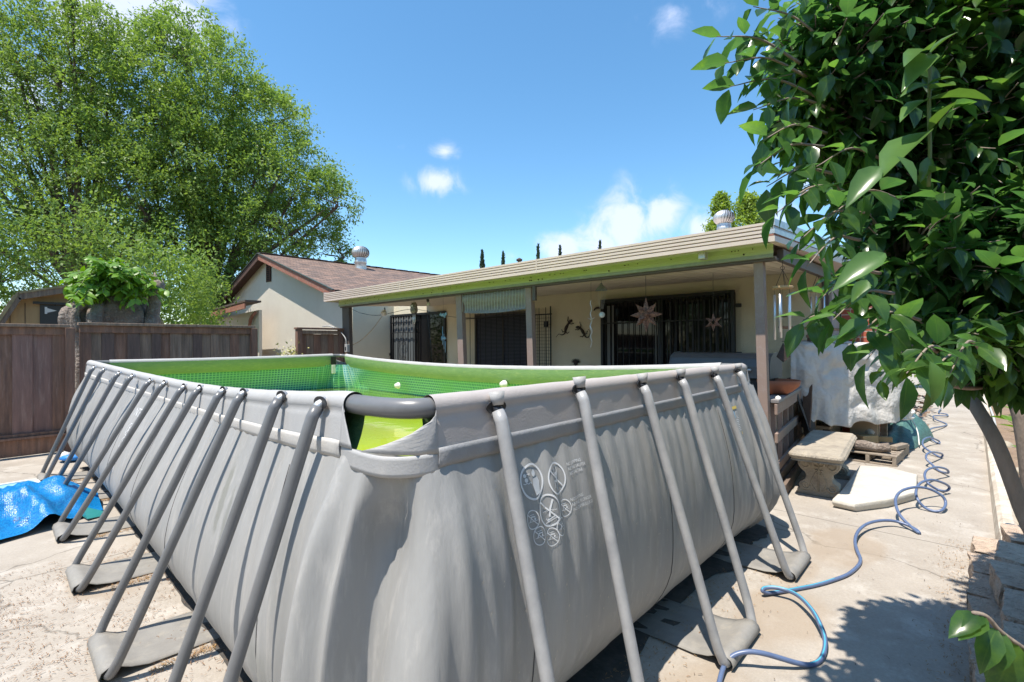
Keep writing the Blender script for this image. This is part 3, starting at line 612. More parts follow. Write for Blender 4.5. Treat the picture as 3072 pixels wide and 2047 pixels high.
# algae stains on the near long side
# gaps/flaps at the far ends: pool corner drain plug
# ---------------------------------------------------------------- fences
def fence(name,label,x0,x1,y,ztop,m,post_at,seed,boards,kick=True,wide=(.17,.24)):
    rr=random.Random(seed); T=thing(name,label,'fence',(x0,y,0))
    x=x0; k=0
    while x<x1-.02:
        wd=rr.uniform(*wide); e=min(x+wd,x1); back=(k%2==1)
        yy=y+(.03 if back else 0)
        q=MB(); b0=.03 if not kick else .33
        q.box((x-(.02 if back else 0),yy,b0),(e+(.02 if back else 0),yy+.02,ztop-.07-rr.uniform(0,.01)),tilt=(0,rr.uniform(-.003,.003)))
        q.build('board',rr.choice([m,m,FENCE3,FENCE4] if boards is None else [m,boards,boards,FENCE3]),T,bev=.003)
        x=e-(.0); k+=1
    q=MB(); q.box((x0-.02,y-.075,ztop-.045),(x1+.02,y+.10,ztop),tilt=(0,.0)); q.build('cap_board',FENCEG,T,bev=.006)
    q=MB(); q.box((x0,y-.025,ztop-.16),(x1,y-.004,ztop-.047)); q.build('top_rail',m,T,bev=.004)
    if kick:
        q=MB(); q.box((x0,y-.05,.02),(x1,y-.002,.26)); q.build('kick_board',m,T,bev=.005)
        q=MB(); q.box((x0,y-.095,.265),(x1,y-.001,.30)); q.box((x0,y-.045,.302),(x1,y-.001,.345)); q.build('bottom_rail',m,T,bev=.004)
    for px in post_at:
        q=MB(); q.box((px-.055,y-.085,0),(px+.055,y+.02,ztop-.05)); q.build('post',m,T,bev=.006)
    return T
f1=fence('wooden_fence','dark redwood board fence with a thick kick board, at the left edge behind the pool',-6,-.12,8.74,1.965,FENCE,[-3.4,-.10],3,None)
fence('wooden_fence','weathered grey-brown board fence in front of the tree stump, ending at the stucco wing',.02,2.58,8.80,2.005,FENCE,[2.58],8,FENCEG,kick=False,wide=(.12,.22))
G=thing('wooden_gate','framed weathered wooden gate panel beside the left porch post','gate',(4.1,9.3,0))
xs=3.74
for i,wd in enumerate((.11,.17,.17,.16,.15,.12)):
    boxo('board',(xs,9.30,.1),(xs+wd-.006,9.32,1.86+.02*random.random()),FENCEG if i%2 else FENCE,G,bev=.003); xs+=wd
boxo('frame_post',(3.62,9.22,0),(3.73,9.34,1.97),FENCE,G,bev=.005); boxo('frame_post',(4.60,9.22,0),(4.69,9.34,1.97),FENCE,G,bev=.005)
boxo('frame_rail',(3.60,9.20,1.97),(4.71,9.36,2.01),FENCE,G,bev=.005); boxo('inner_rail',(3.74,9.24,1.87),(4.59,9.29,1.95),FENCEG,G,bev=.004); boxo('latch',(3.60,9.18,1.30),(3.70,9.21,1.33),IRON,G)
# ---------------------------------------------------------------- shingles
def shingle():
    m=bpy.data.materials.new('shingle_roof'); m.use_nodes=True; t=m.node_tree; L=t.links.new; b=t.nodes['Principled BSDF']
    uv=N(t,'ShaderNodeUVMap'); br=N(t,'ShaderNodeTexBrick'); br.offset=.5; br.inputs['Scale'].default_value=1; br.inputs['Brick Width'].default_value=.32; br.inputs['Row Height'].default_value=.14; br.inputs['Mortar Size'].default_value=.012; br.inputs['Bias'].default_value=0
    br.inputs['Color1'].default_value=(.26,.165,.125,1); br.inputs['Color2'].default_value=(.12,.09,.08,1); br.inputs['Mortar'].default_value=(.035,.027,.025,1)
    L(uv.outputs[0],br.inputs[0])
    n=N(t,'ShaderNodeTexNoise'); n.inputs['Scale'].default_value=3.5; n.inputs['Detail'].default_value=8; L(uv.outputs[0],n.inputs[0])
    r=N(t,'ShaderNodeMapRange'); r.inputs[1].default_value=.3; r.inputs[2].default_value=.7; r.inputs[3].default_value=.7; r.inputs[4].default_value=1.35; L(n.outputs[0],r.inputs[0])
    x=N(t,'ShaderNodeMixRGB',blend_type='MULTIPLY'); x.inputs[0].default_value=1; L(br.outputs[0],x.inputs[1]); L(r.outputs[0],x.inputs[2]); L(x.outputs[0],b.inputs['Base Color']); b.inputs['Roughness'].default_value=.9
    bp=N(t,'ShaderNodeBump'); bp.inputs['Strength'].default_value=.6; bp.inputs['Distance'].default_value=.02; L(br.outputs['Fac'],bp.inputs['Height']); bp.invert=True; L(bp.outputs[0],b.inputs['Normal'])
    return m
SHING=shingle()
def brick():
    m=bpy.data.materials.new('red_brick'); m.use_nodes=True; t=m.node_tree; L=t.links.new; b=t.nodes['Principled BSDF']
    uv=N(t,'ShaderNodeUVMap'); br=N(t,'ShaderNodeTexBrick'); br.inputs['Scale'].default_value=1; br.inputs['Brick Width'].default_value=.24; br.inputs['Row Height'].default_value=.085; br.inputs['Mortar Size'].default_value=.007
    br.inputs['Color1'].default_value=(.42,.10,.055,1); br.inputs['Color2'].default_value=(.30,.075,.045,1); br.inputs['Mortar'].default_value=(.42,.36,.30,1); L(uv.outputs[0],br.inputs[0]); L(br.outputs[0],b.inputs['Base Color']); b.inputs['Roughness'].default_value=.9
    bp=N(t,'ShaderNodeBump'); bp.inputs['Strength'].default_value=.5; bp.inputs['Distance'].default_value=.01; bp.invert=True; L(br.outputs['Fac'],bp.inputs['Height']); L(bp.outputs[0],b.inputs['Normal'])
    return m
BRICK=brick()
def quaduv(name,pts,uvs,m,parent,thick=0):
    q=MB(); q.add(pts,[tuple(range(len(pts)))]); q.uv=uvs; return q.build(name,m,parent,solid=thick)
RAKE=mat('peeling_red_trim',(.33,.135,.095,1),.8,(.27,.11,.08,1),6,.3,.3,50,col3=(.42,.34,.28,1),n3=12,a3=.75)
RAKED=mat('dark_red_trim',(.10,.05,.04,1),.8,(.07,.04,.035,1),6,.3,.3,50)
# ---------------------------------------------------------------- house with gable wing
HOUSE=thing('stucco_house','single-storey cream stucco house with a shingled gable wing and brick chimney, behind the pool','house',(7.3,5,0))
WX,WY=5.9,11.2; APY,APZ,EZ,EY=16.9,4.86,3.10,11.3
# gable wall (faces -X)
SL=(APZ-EZ)/(APY-EY)
q=MB(); x=WX
ys=[WY,APY,2*APY-WY]; q.add([(x,WY,0),(x,WY,EZ-.06),(x,APY,APZ-.10),(x,2*APY-WY,EZ-.06),(x,2*APY-WY,0)],[(0,1,2,3,4)])
q.build('gable_wall',STUCCO,HOUSE,solid=.12)
q=MB(); q.box((WX+.07,WY-.06,0),(7.3,WY+.06,EZ-.05)); q.build('wing_side_wall',STUCCOY,HOUSE)
# roof slopes
def slope(name,y0,z0,sgn):
    X0,X1=5.5,16.0; Lr=math.hypot(APY-y0,APZ-z0)
    q=MB(); n=26
    pts=[(X0,y0,z0),(X1,y0,z0),(X1,APY,APZ),(X0,APY,APZ)]
    return quaduv(name,pts,[(0,0),(X1-X0,0),(X1-X0,Lr),(0,Lr)],SHING,HOUSE,thick=.05)
slope('roof',EY-.0,EZ+.02,1); slope('roof',2*APY-EY,EZ+.02,-1)
q=MB(); q.beam((5.50,EY-.02,EZ-.09),(5.50,APY,APZ-.11),.045,.19,(0,0,1)); q.build('rake_board',RAKE,HOUSE)
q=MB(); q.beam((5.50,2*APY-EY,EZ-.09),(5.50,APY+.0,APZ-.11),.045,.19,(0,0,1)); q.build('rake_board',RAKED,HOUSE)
q=MB(); q.beam((5.47,EY-.02,EZ+.04),(5.47,APY,APZ+.02),.06,.03); q.beam((5.47,2*APY-EY,EZ+.04),(5.47,APY,APZ+.02),.06,.03); q.build('drip_edge',mat('drip_edge',(.06,.075,.075,1),.5),HOUSE)
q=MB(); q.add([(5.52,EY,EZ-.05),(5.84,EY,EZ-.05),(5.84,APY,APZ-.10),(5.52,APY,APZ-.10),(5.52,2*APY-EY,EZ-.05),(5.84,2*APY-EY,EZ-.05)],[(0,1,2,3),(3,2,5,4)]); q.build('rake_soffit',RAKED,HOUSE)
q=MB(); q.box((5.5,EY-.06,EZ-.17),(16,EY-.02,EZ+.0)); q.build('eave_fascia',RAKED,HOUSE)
q=MB(); # ridge cap shingles
for i in range(34): q.beam((5.5+i*.31,APY,APZ+.035+.012*(i%2)),(5.5+i*.31+.33,APY,APZ+.05),.24,.015)
q.build('ridge_cap',mat('ridge_shingle',(.20,.13,.105,1),.9,(.12,.085,.075,1),8,.3),HOUSE)
# louvre vent
c=H(808,815,0,WX-.07); v=MB(); v.box((WX-.09,c.y-.16,c.z-.36),(WX-.065,c.y+.16,c.z+.36)); V=v.build('gable_vent',mat('vent_dark',(.02,.018,.017,1),.8),HOUSE)
q=MB()
for k in range(10): z=c.z-.33+k*.072; q.box((WX-.125,c.y-.14,z),(WX-.095,c.y+.14,z+.012),tilt=(0,.6))
q.box((WX-.12,c.y-.18,c.z-.38),(WX-.092,c.y-.145,c.z+.38));q.box((WX-.12,c.y+.145,c.z-.38),(WX-.092,c.y+.18,c.z+.38)); q.build('louvre',RAKED,V)
# lean-to at the wing's far side
q=MB(); a=H(779,905,0,WX-.08); b=H(600,950,0,WX-1.2)
q.hexa([(4.6,18.0,2.95),(WX-.07,18.0,3.45),(WX-.07,22.5,2.95),(4.6,22.5,2.5),(4.6,18.0,3.05),(WX-.07,18.0,3.55),(WX-.07,22.5,3.05),(4.6,22.5,2.6)]); 
LT=thing('lean_to_porch','small stucco lean-to porch with a shingled roof on the far side of the gable wing','porch',(5.2,18.5,0))
def lt(px,py): return H(px,py,0,5.2)
A=lt(781,905);B=lt(600,950);q=MB(); q.beam((4.98,A.y,A.z),(4.98,B.y,B.z),.5,.06); q.build('roof',mat('old_shingle',(.12,.09,.08,1),.9,(.07,.055,.05,1),9,.3),LT)
A2=lt(781,915);B2=lt(600,960); q=MB(); q.beam((4.73,A2.y-.0,A2.z-.06),(4.73,B2.y,B2.z-.06),.04,.17); q.build('rake_board',RAKE,LT)
A3=lt(772,930);B3=lt(600,968); q=MB(); q.add([(5.3,A3.y,0),(5.3,B3.y,0),(5.3,B3.y,B3.z),(5.3,A3.y,A3.z)],[(0,1,2,3)]); q.build('wall',STUCCO,LT,solid=.1)
arc=[(H(766,942+ (0),0,5.2)+Vector((0,0,0)))]
q=MB(); q.tube([H(766,938,0,5.15),H(757,948,0,5.15),H(751,962,0,5.15),H(748,980,0,5.15)],[.05,.06,.06,.05],6); q.build('arch_trim',RAKE,LT)
# main patio wall
DX=7.3
q=MB(); q.box((DX,.09,0),(DX+.15,WY,2.9)); q.build('patio_wall',STUCCOY,HOUSE)
q=MB(); q.box((DX-.03,.0,0),(DX+.03,.085,2.75)); q.build('corner_trim',TRIMB,HOUSE)
q=MB(); q.box((DX+.031,-.03,0),(DX+.55,.03,2.75)); q.build('corner_board',mat('bleached_board',(.42,.37,.34,1),.8,(.34,.30,.27,1),7,.3,.4,60,stretch=(3,3,.3)),HOUSE)
q=MB(); q.box((DX+.55,-.02,0),(14,.1,3.0)); q.build('side_wall',STUCCO,HOUSE)
# chimney
CX0,CX1=7.95,9.3; cy0,cy1=-.62,-.03
q=MB(); vs=[];
def cbox(x0,x1,y0,y1,z0,z1,name):
    q=MB(); uv=[]
    faces=[((x0,y0),(x1,y0)),((x1,y0),(x1,y1)),((x1,y1),(x0,y1)),((x0,y1),(x0,y0))]
    for (a,b) in faces:
        L_=math.hypot(b[0]-a[0],b[1]-a[1]); q.add([(a[0],a[1],z0),(b[0],b[1],z0),(b[0],b[1],z1),(a[0],a[1],z1)],[(0,1,2,3)]); uv+=[(0,z0),(L_,z0),(L_,z1),(0,z1)]
    q.add([(x0,y0,z1),(x1,y0,z1),(x1,y1,z1),(x0,y1,z1)],[(0,1,2,3)]); uv+=[(0,0),(1,0),(1,1),(0,1)]
    q.uv=uv; return q.build(name,BRICK,HOUSE)
cbox(7.95,9.6,-.42,-.04,0,2.6,'chimney_base'); cbox(8.55,9.3,-.40,-.04,2.6,5.6,'chimney_stack')
q=MB(); q.box((8.45,-.47,5.6),(9.4,.0,5.72)); q.build('chimney_cap',STONE,HOUSE)
q=MB()   # ribbed fascia of the house roof, right of the porch
for k in range(9): q.box((9.9,-.62+.006*(k%2),2.72+k*.075),(13,-.55,2.72+k*.075+.066))
q.build('side_fascia',GUTTER,HOUSE)
q=MB(); q.hexa([(7.3,0.2,2.95),(14,0.2,2.95),(14,9,2.95),(7.3,9,2.95),(7.3,0.2,3.0),(14,0.2,3.0),(14,9,3.02),(7.3,9,3.02)]); q.build('flat_roof',GUTTER,HOUSE)
# security door 1 (left)
def bars(parent,y0,y1,z0,z1,x,n,r=.008,m=IRON,name='bar'):
    for k in range(n):
        y=y0+(y1-y0)*(k+.5)/n; q=MB(); q.tube([(x,y,z0),(x,y,z1)],r,6); q.build(name,m,parent)
D1=None
ya,yb=8.62,11.15; zt=2.50
def frame(parent,y0,y1,z0,z1,x,wd,m=IRON,name='frame',dp=.04):
    q=MB(); q.box((x-dp,y0,z0),(x,y0+wd,z1));q.box((x-dp,y1-wd,z0),(x,y1,z1));q.box((x-dp,y0+wd,z1-wd),(x,y1-wd,z1));q.box((x-dp,y0+wd,z0),(x,y1-wd,z0+wd)); return q.build(name,m,parent)
d=boxo('sliding_door',(DX-.02,ya,.12),(DX-.002,yb,zt),DARKG,HOUSE)
frame(d,ya,yb,.12,zt,DX-.022,.06)
q=MB(); 
for k in range(9):
    y0=9.95+k*.125; q.box((DX-.03-.012*(k%2),y0,.2),(DX-.024-.012*(k%2),y0+.115,zt-.1))
q.build('vertical_blind',mat('blind_slat',(.10,.115,.12,1),.7),d)
gx=DX-.10
S1=frame(HOUSE,9.85,11.12,.14,zt-.02,gx,.045,name='security_gate',dp=.03)
bars(S1,9.9,11.08,.16,zt-.06,gx-.015,9,.009)
q=MB()
for z in (.75,1.05,1.95,2.25): q.box((gx-.03,9.89,z),(gx,11.08,z+.018))
q.build('cross_bar',IRON,S1)
def scroll(c,r,sgn,sg2):
    return [Vector((c[0],c[1]+sgn*(r*(1-t*.75))*math.cos(t*7),c[2]+sg2*(r*(1-t*.75))*math.sin(t*7))) for t in [k/22 for k in range(23)]]
q=MB()
for zc in (1.25,1.65):
    for s_ in(-1,1):
        q.tube(scroll((gx-.02,10.5+s_*.09,zc),.085,s_,1 if zc>1.4 else -1),.006,5)
for s_ in (-1,1): q.tube(bez([(gx-.02,10.5,1.9),(gx-.02,10.5+s_*.10,1.75),(gx-.02,10.5+s_*.17,1.45),(gx-.02,10.5+s_*.10,1.15),(gx-.02,10.5,1.0)],5),.006,5)
q.build('scrollwork',IRON,S1)
boxo('latch_box',(gx-.05,11.10,1.28),(gx-.01,11.2,1.36),IRON,S1)
# window 2 with blinds and bars
wy0,wy1,wz0,wz1=5.55,7.45,.75,2.36
d=boxo('blinds_window',(DX-.02,wy0,.6),(DX-.002,wy1,wz1),mat('window_dark',(.012,.012,.016,1),.5),HOUSE)
q=MB(); z=.65
while z<wz1-.05: q.box((DX-.035,wy0+.05,z),(DX-.022,wy1-.05,z+.012),tilt=(0,.5)); z+=.032
q.build('blind',mat('blind_grey',(.085,.09,.12,1),.6),d)
frame(d,wy0,wy1,.6,wz1,DX-.03,.05,mat('window_frame_brown',(.10,.085,.07,1),.5),'window_frame')
boxo('mullion',(DX-.05,6.48,.65),(DX-.036,6.52,wz1-.05),mat('window_frame_brown',(.1,.085,.07,1),.5),d)
S2=MB(); 
q=MB(); q.box((DX-.12,4.98,2.24),(DX-.10,7.85,2.265)); q.box((DX-.12,5.0,.6),(DX-.10,5.02,2.42)); S2=q.build('window_guard',IRON,HOUSE)
bars(S2,5.05,7.85,.6,2.40,DX-.11,15,.008)
q=MB()
z=.7
while z<2.25: q.box((DX-.10,5.0,z),(DX-.095,5.55,z+.006)); z+=.07
y=5.02
while y<5.55: q.box((DX-.098,y,.65),(DX-.093,y+.006,2.25)); y+=.06
q.build('mesh_screen',IRON,S2)
boxo('lock_box',(DX-.14,5.09,1.98),(DX-.09,5.18,2.10),IRON,S2)
# door 3 (right) with tall bars
y0,y1=1.28,3.74
d=boxo('sliding_door',(DX-.02,y0,.12),(DX-.002,y1,2.44),DARKG,HOUSE)
frame(d,y0,y1,.12,2.45,DX-.022,.055); boxo('mullion',(DX-.06,2.50,.17),(DX-.024,2.60,2.39),IRON,d)
q=MB(); 
for k in range(11): q.box((DX-.032,1.36+k*.10,.2),(DX-.026,1.36+k*.10+.03,2.35))
q.build('vertical_blind',mat('blind_dim',(.035,.036,.038,1),.6),d)
q=MB(); q.box((DX-.034,3.52,.2),(DX-.026,3.56,2.35)); q.box((DX-.034,3.60,.2),(DX-.026,3.67,2.35)); q.box((DX-.034,2.64,.2),(DX-.028,2.66,2.36)); q.build('door_stile',mat('stile_grey',(.20,.20,.19,1),.5),d)
S3=frame(HOUSE,y0-.02,y1+.02,.14,2.47,DX-.09,.05,name='security_gate',dp=.03)
bars(S3,y0+.05,y1-.03,.16,2.42,DX-.105,19,.008)
q=MB(); q.box((DX-.12,y0+.03,2.0),(DX-.10,y1-.03,2.02)); q.box((DX-.12,y0+.03,.95),(DX-.10,y1-.03,.97)); q.build('cross_bar',IRON,S3)
for (yy,zz) in ((1.20,2.22),(1.20,1.45),(3.66,1.1)): boxo('hinge',(DX-.13,yy-.04,zz-.03),(DX-.08,yy+.04,zz+.03),IRON,S3,bev=.01)
# ---------------------------------------------------------------- patio cover
PC=thing('patio_cover','tan metal patio roof, fascia coloured by green bounce light, on taupe wooden posts, spanning the back of the house','patio cover',(4.73,4.8,0))
GX=4.37; gy0,gy1=.02,9.52
prof=[(0,2.63),(-.012,2.635),(-.012,2.675),(.014,2.682),(-.012,2.689),(-.012,2.712),(.015,2.719),(-.012,2.726),(-.012,2.752),(.015,2.759),(-.012,2.766),(-.012,2.79),(.014,2.796),(-.010,2.803),(-.010,2.828),(.03,2.835),(.5,2.86)]
def strip(name,m,prof,y0,y1,n=30,bow=0):
    q=MB(); q.grid(lambda i,j:(GX+prof[j][0],y0+(y1-y0)*i/(n-1),prof[j][1]+.008*noise1(i*.5)*0-(y0+(y1-y0)*i/(n-1)-.02)*bow),n,len(prof),smooth=False); return q.build(name,m,PC)
strip('gutter',GUTTER,prof,gy0,gy1,12,.0005)
q=MB()
for yy in (3.0,6.4): boxo('gutter_joint',(GX-.015,yy-.008,2.63),(GX+.02,yy+.008,2.83),GUTTER,PC)
boxo('gutter_end',(GX-.005,9.52,2.63),(GX+.4,9.53,2.85),GUTTER,PC)
strip('soffit_strip',BOUNCEM,[(0,2.628),(.27,2.655),(.27,2.645)],gy0,9.34,6,.0005)
strip('fascia_panel',BOUNCEM,[(.272,2.648),(.262,2.60),(.272,2.598),(.268,2.555)],gy0,9.34,6,.0005)
strip('fascia_lip',GREYTRIM,[(.262,2.556),(.262,2.522),(.30,2.520)],gy0,9.34,6,.0005)
q=MB()
rr=random.Random(5)
for k in range(56):
    y=rr.uniform(.1,9.2); t=rr.choice((0,0,1)); 
    if t: q.lathe((GX+.264,y,2.58),[(0,-.006),(.010,-.006),(.010,.0)],8,'X')
    else: q.lathe((GX+.03+.2*rr.random()*0+.24,y,2.628),[(0,-.006),(.007,-.006),(.007,.0)],6,'X')
q.build('screw_head',RUST,PC)
boxo('downspout_stub',(GX+.10,.66,2.56),(GX+.19,.74,2.64),GALV,PC,bev=.01)
boxo('front_beam',(4.67,.0,2.42+.07),(4.77,9.35,2.519),TRIMB,PC,bev=.004)
boxo('end_beam',(4.78,-.04,2.50),(7.2,.02,2.63),TRIMB,PC,bev=.004,tilt=(0,-.012))
# sloping side of the roof seen from the right: bands of tan, brown and bright corrugated metal
for k,(z0,z1,mm,off) in enumerate([(2.635,2.69,GUTTER,0),(2.693,2.712,RAKE,.01),(2.715,2.76,GALV,.0),(2.763,2.79,TUBEL,.012),(2.793,2.86,GALV,0)]):
    q=MB(); q.hexa([(GX+.02,-.06+off,z0),(7.9,-.30+off,z0+.06),(7.9,.0,z0+.06),(GX+.02,.0,z0),(GX+.02,-.06+off,z1),(7.9,-.30+off,z1+.10),(7.9,.0,z1+.10),(GX+.02,.0,z1)]); q.build('side_band',mm,PC)
q=MB(); nb=52
def cf(i,j): y=.02+(9.3-.02)*i/(nb*2-1)
for i in range(nb):
    y0=.03+i*9.25/nb; q.hexa([(4.78,y0,2.53),(7.28,y0,2.665),(7.28,y0+.160,2.665),(4.78,y0+.160,2.53),(4.78,y0,2.55),(7.28,y0,2.685),(7.28,y0+.160,2.685),(4.78,y0+.160,2.55)])
q.build('ceiling_boards',CEIL,PC)
q=MB(); q.hexa([(GX+.3,.0,2.70),(7.3,.0,2.86),(7.3,9.5,2.86),(GX+.3,9.5,2.70),(GX+.3,.0,2.74),(7.3,.0,2.90),(7.3,9.5,2.90),(GX+.3,9.5,2.74)]); q.build('roof_deck',GUTTER,PC)
def post(px0,px1,ytop,ybot,z0,m=POSTM,lean=.0):
    a=H(px0,ytop,0,4.70);b=H(px1,ytop,0,4.70);c=H(px0+(ybot-ytop)*lean,ybot,0,4.70);d=H(px1+(ybot-ytop)*lean,ybot,0,4.70)
    k=(0-a.z)/(c.z-a.z); 
    def ex(a,c): return a+(c-a)*((0-a.z)/(c.z-a.z))
    A0,B0=ex(a,c),ex(b,d); T0=a+(a-c)*((2.5-a.z)/(a.z-c.z)); T1=b+(b-d)*((2.5-b.z)/(b.z-d.z))
    q=MB(); w_=.09
    q.hexa([(4.70,B0.y,0),(4.70+w_,B0.y,0),(4.70+w_,A0.y,0),(4.70,A0.y,0),(4.70,T1.y,2.495),(4.70+w_,T1.y,2.495),(4.70+w_,T0.y,2.495),(4.70,T0.y,2.495)])
    return q.build('post',m,PC,bev=.006)
post(1366.5,1383,885,1086,0,lean=.037); post(1574.5,1592,859,1088,0,lean=.030); post(2259.5,2289,787,1100,0,lean=.033)
post(1026,1046,932,1054,0,m=TRIMB,lean=.018)
boxo('brace_block',(4.66,3.28,2.28),(4.70,3.34,2.50),TRIMB,PC)
# corrugated roll-up shade between the two middle posts
RB=thing('rolled_blind','grey ribbed vinyl blind hanging rolled up between the two middle porch posts','blind',(4.72,4.25,2.3))
ya_,yb_=3.52,4.98
def fb(i,j):
    t=i/88; y=ya_+(yb_-ya_)*t; z=2.49-.32*j/9-.03*math.sin(math.pi*t)*(j/9)
    return (4.73+.018*math.sin(i*math.pi/2.0)-.03*math.sin(j*.7),y,z)
q=MB(); q.grid(fb,89,10); q.build('blind_sheet',mat('vinyl_blind',(.34,.31,.27,1),.5,(.22,.20,.17,1),4,.2,stretch=(1,1,6)),RB)
q=MB()
for k in range(23):
    y=ya_+(yb_-ya_)*k/22; q.tube([(4.70,y,2.19+.0),(4.695,y,2.32),(4.70,y,2.49)],.0035,5)
q.build('blind_rib',mat('rib_pale',(.55,.56,.50,1),.5),RB)
# turbine vents
def turbine(loc,r,label):
    T=thing('turbine_vent',label,'roof vent',loc); q=MB(); x,y,z=loc
    q.lathe(loc,[(r*.78,-r*.5),(r*.72,.0),(r*.72,r*.5),(r*.76,r*.55),(r*.76,r*.9),(r*.72,r*.95),(r*.72,r*1.25)],24); q.build('collar',GALV,T)
    q=MB(); n=22
    for k in range(n):
        a0=2*math.pi*k/n; pts=[]
        for s_ in range(9):
            ph=R(-55+s_*17.5); rr_=r*math.cos(ph)*1.12; zz=z+r*1.95+r*.85*math.sin(ph); a=a0+s_*.05
            pts.append((Vector((x+rr_*math.cos(a),y+rr_*math.sin(a),zz)),Vector((x+rr_*.93*math.cos(a+.24),y+rr_*.93*math.sin(a+.24),zz))))
        vs=[p for ab in pts for p in ab]; q.add(vs,[(2*i,2*i+1,2*i+3,2*i+2) for i in range(8)],True)
    q.lathe((x,y,z+r*2.6),[(r*.5,0),(r*.3,r*.1),(0,r*.13)],16); q.build('turbine_head',GALV,T)
    q=MB(); q.lathe((x,y,z+r*1.2),[(r*.55,0),(r*.75,r*.7),(r*.5,r*1.3)],14); q.build('turbine_core',mat('vent_dark',(.02,.018,.017,1),.8),T)
p=H(2172,694,0,8.2); turbine((p.x,p.y,p.z-.08),.165,'silver turbine roof vent above the right part of the patio roof')
p=H(1082,800,1,16.2); turbine((p.x,p.y,p.z-.05),.31,'silver turbine roof vent on the shingled gable roof')
p=H(1558,790,0,12); P_=thing('vent_pipe','rusty stub vent pipe with a cap just above the roofline between the cypresses','vent pipe',(p.x,p.y,p.z)); q=MB(); q.lathe(p+Vector((0,0,-.6)),[(.06,0),(.06,.72)],12); q.build('pipe',RUST,P_); q=MB(); q.lathe(p+Vector((0,0,.08)),[(.0,.12),(.11,.06),(.11,.0),(.0,-.0)],12); q.build('cap',RUST,P_)
# ---------------------------------------------------------------- things hanging on the porch
def cordo(parent,p,ztop,r=.003,m=None,name='cord'):
    q=MB(); q.tube([p,(p[0],p[1],ztop)],r,5); return q.build(name,m or BLACKP,parent)
def chime(loc,label,ring_r,tubes,hang,ztop,clap=True,tri=True):
    T=thing('wind_chime',label,'wind chime',loc); x,y,z=loc
    q=MB(); q.lathe(loc,[(0,.0),(ring_r,-.0),(ring_r,.025),(0,.025)],24); q.build('top_disc',PLY,T,bev=.003)
    q=MB(); apex=Vector((x,y,z+hang))
    for k in range(5): a=k*1.257; q.tube([(x+ring_r*.85*math.cos(a),y+ring_r*.85*math.sin(a),z+.02),apex],.0025,4)
    q.tube([apex,(x,y,ztop)],.003,4)
    q.tube([apex+Vector((.0,.02*math.cos(a),.02+.02*math.sin(a))) for a in [i*.6 for i in range(11)]],.003,5)
    q.build('hanging_cord',RUST,T)
    for k,L_ in enumerate(tubes):
        a=k*2*math.pi/len(tubes)+.5; px,py=x+ring_r*.78*math.cos(a),y+ring_r*.78*math.sin(a)
        q=MB(); q.tube([(px,py,z-.06),(px,py,z-.06-L_)],.0125,10); q.build('chime_tube',ALU,T)
        q=MB(); q.tube([(px,py,z),(px,py,z-.06)],.0015,4); q.build('thread',BLACKP,T)
    q=MB(); q.lathe((x,y,z-.30),[(0,0),(ring_r*.42,0),(ring_r*.42,.015),(0,.015)],16); q.build('striker',RUST,T)
    q=MB(); q.tube([(x,y,z),(x,y,z-.62)],.0015,4); q.build('thread',BLACKP,T)
    if tri:
        q=MB(); zz=z-.72; q.hexa([(x-.004,y-.01,zz+.16),(x+.004,y-.01,zz+.16),(x+.004,y+.01,zz+.16),(x-.004,y+.01,zz+.16)]+[(x-.004,y-.01,zz+.161),(x+.004,y-.01,zz+.161),(x+.004,y+.01,zz+.161),(x-.004,y+.01,zz+.161)])
        q.add([(x,y,zz+.15),(x,y-.065,zz),(x,y,zz-.06),(x,y+.065,zz)],[(0,1,2,3)]); q.build('sail',RUST,T,solid=.008)
    return T
chime((4.82,-.02,2.20),'large wind chime with long silver tubes under a round wooden disc, at the porch corner',.098,[.46,.48,.40,.42,.44],.20,2.5)
chime((6.6,-.0,2.30),'smaller wind chime half hidden by leaves, in front of the dark corner trim',.105,[.40,.36,.44,.40,.42],.24,2.6,tri=False)
def star(c,r,label,flat=.5,npt=9,ztop=2.55):
    T=thing('star_lantern',label,'star lantern',c); c=Vector(c); q=MB(); view=Vector((1,0,0))
    dirs=[]
    for k in range(npt): a=math.pi/2+2*math.pi*k/npt; dirs.append(Vector((0,math.cos(a),math.sin(a))))
    if npt>6:
        dirs=[Vector((0,math.cos(a),math.sin(a))) for a in [R(90+45*k) for k in range(8)]]
        extra=[Vector((-.75,math.cos(R(60+120*k))*.45,math.sin(R(60+120*k))*.45)).normalized() for k in range(3)]+[Vector((.8,.3,.2)).normalized()]
        dirs+=extra
    for i,d in enumerate(dirs):
        L_=r*(1.0 if i%2==0 or npt<=6 else .88) if i<8 else r*.7
        a=d.orthogonal().normalized(); b=d.cross(a); base=[c+d*r*.22+(a*math.cos(k*math.pi/2+.6)+b*math.sin(k*math.pi/2+.6))*r*.25 for k in range(4)]
        q.add(base+[c+d*L_],[(0,1,4),(1,2,4),(2,3,4),(3,0,4),(0,1,2,3)])
    bmv=q.build('star_body',COPPER,T)
    cordo(T,c+Vector((0,0,r*.9)),ztop); return T
star(H(1938,945,0,5.2),.245,'large many-pointed punched metal star lantern in front of the right sliding door')
star(H(2140,967,0,5.6),.125,'small six-pointed punched metal star lantern in front of the right sliding door',npt=6)
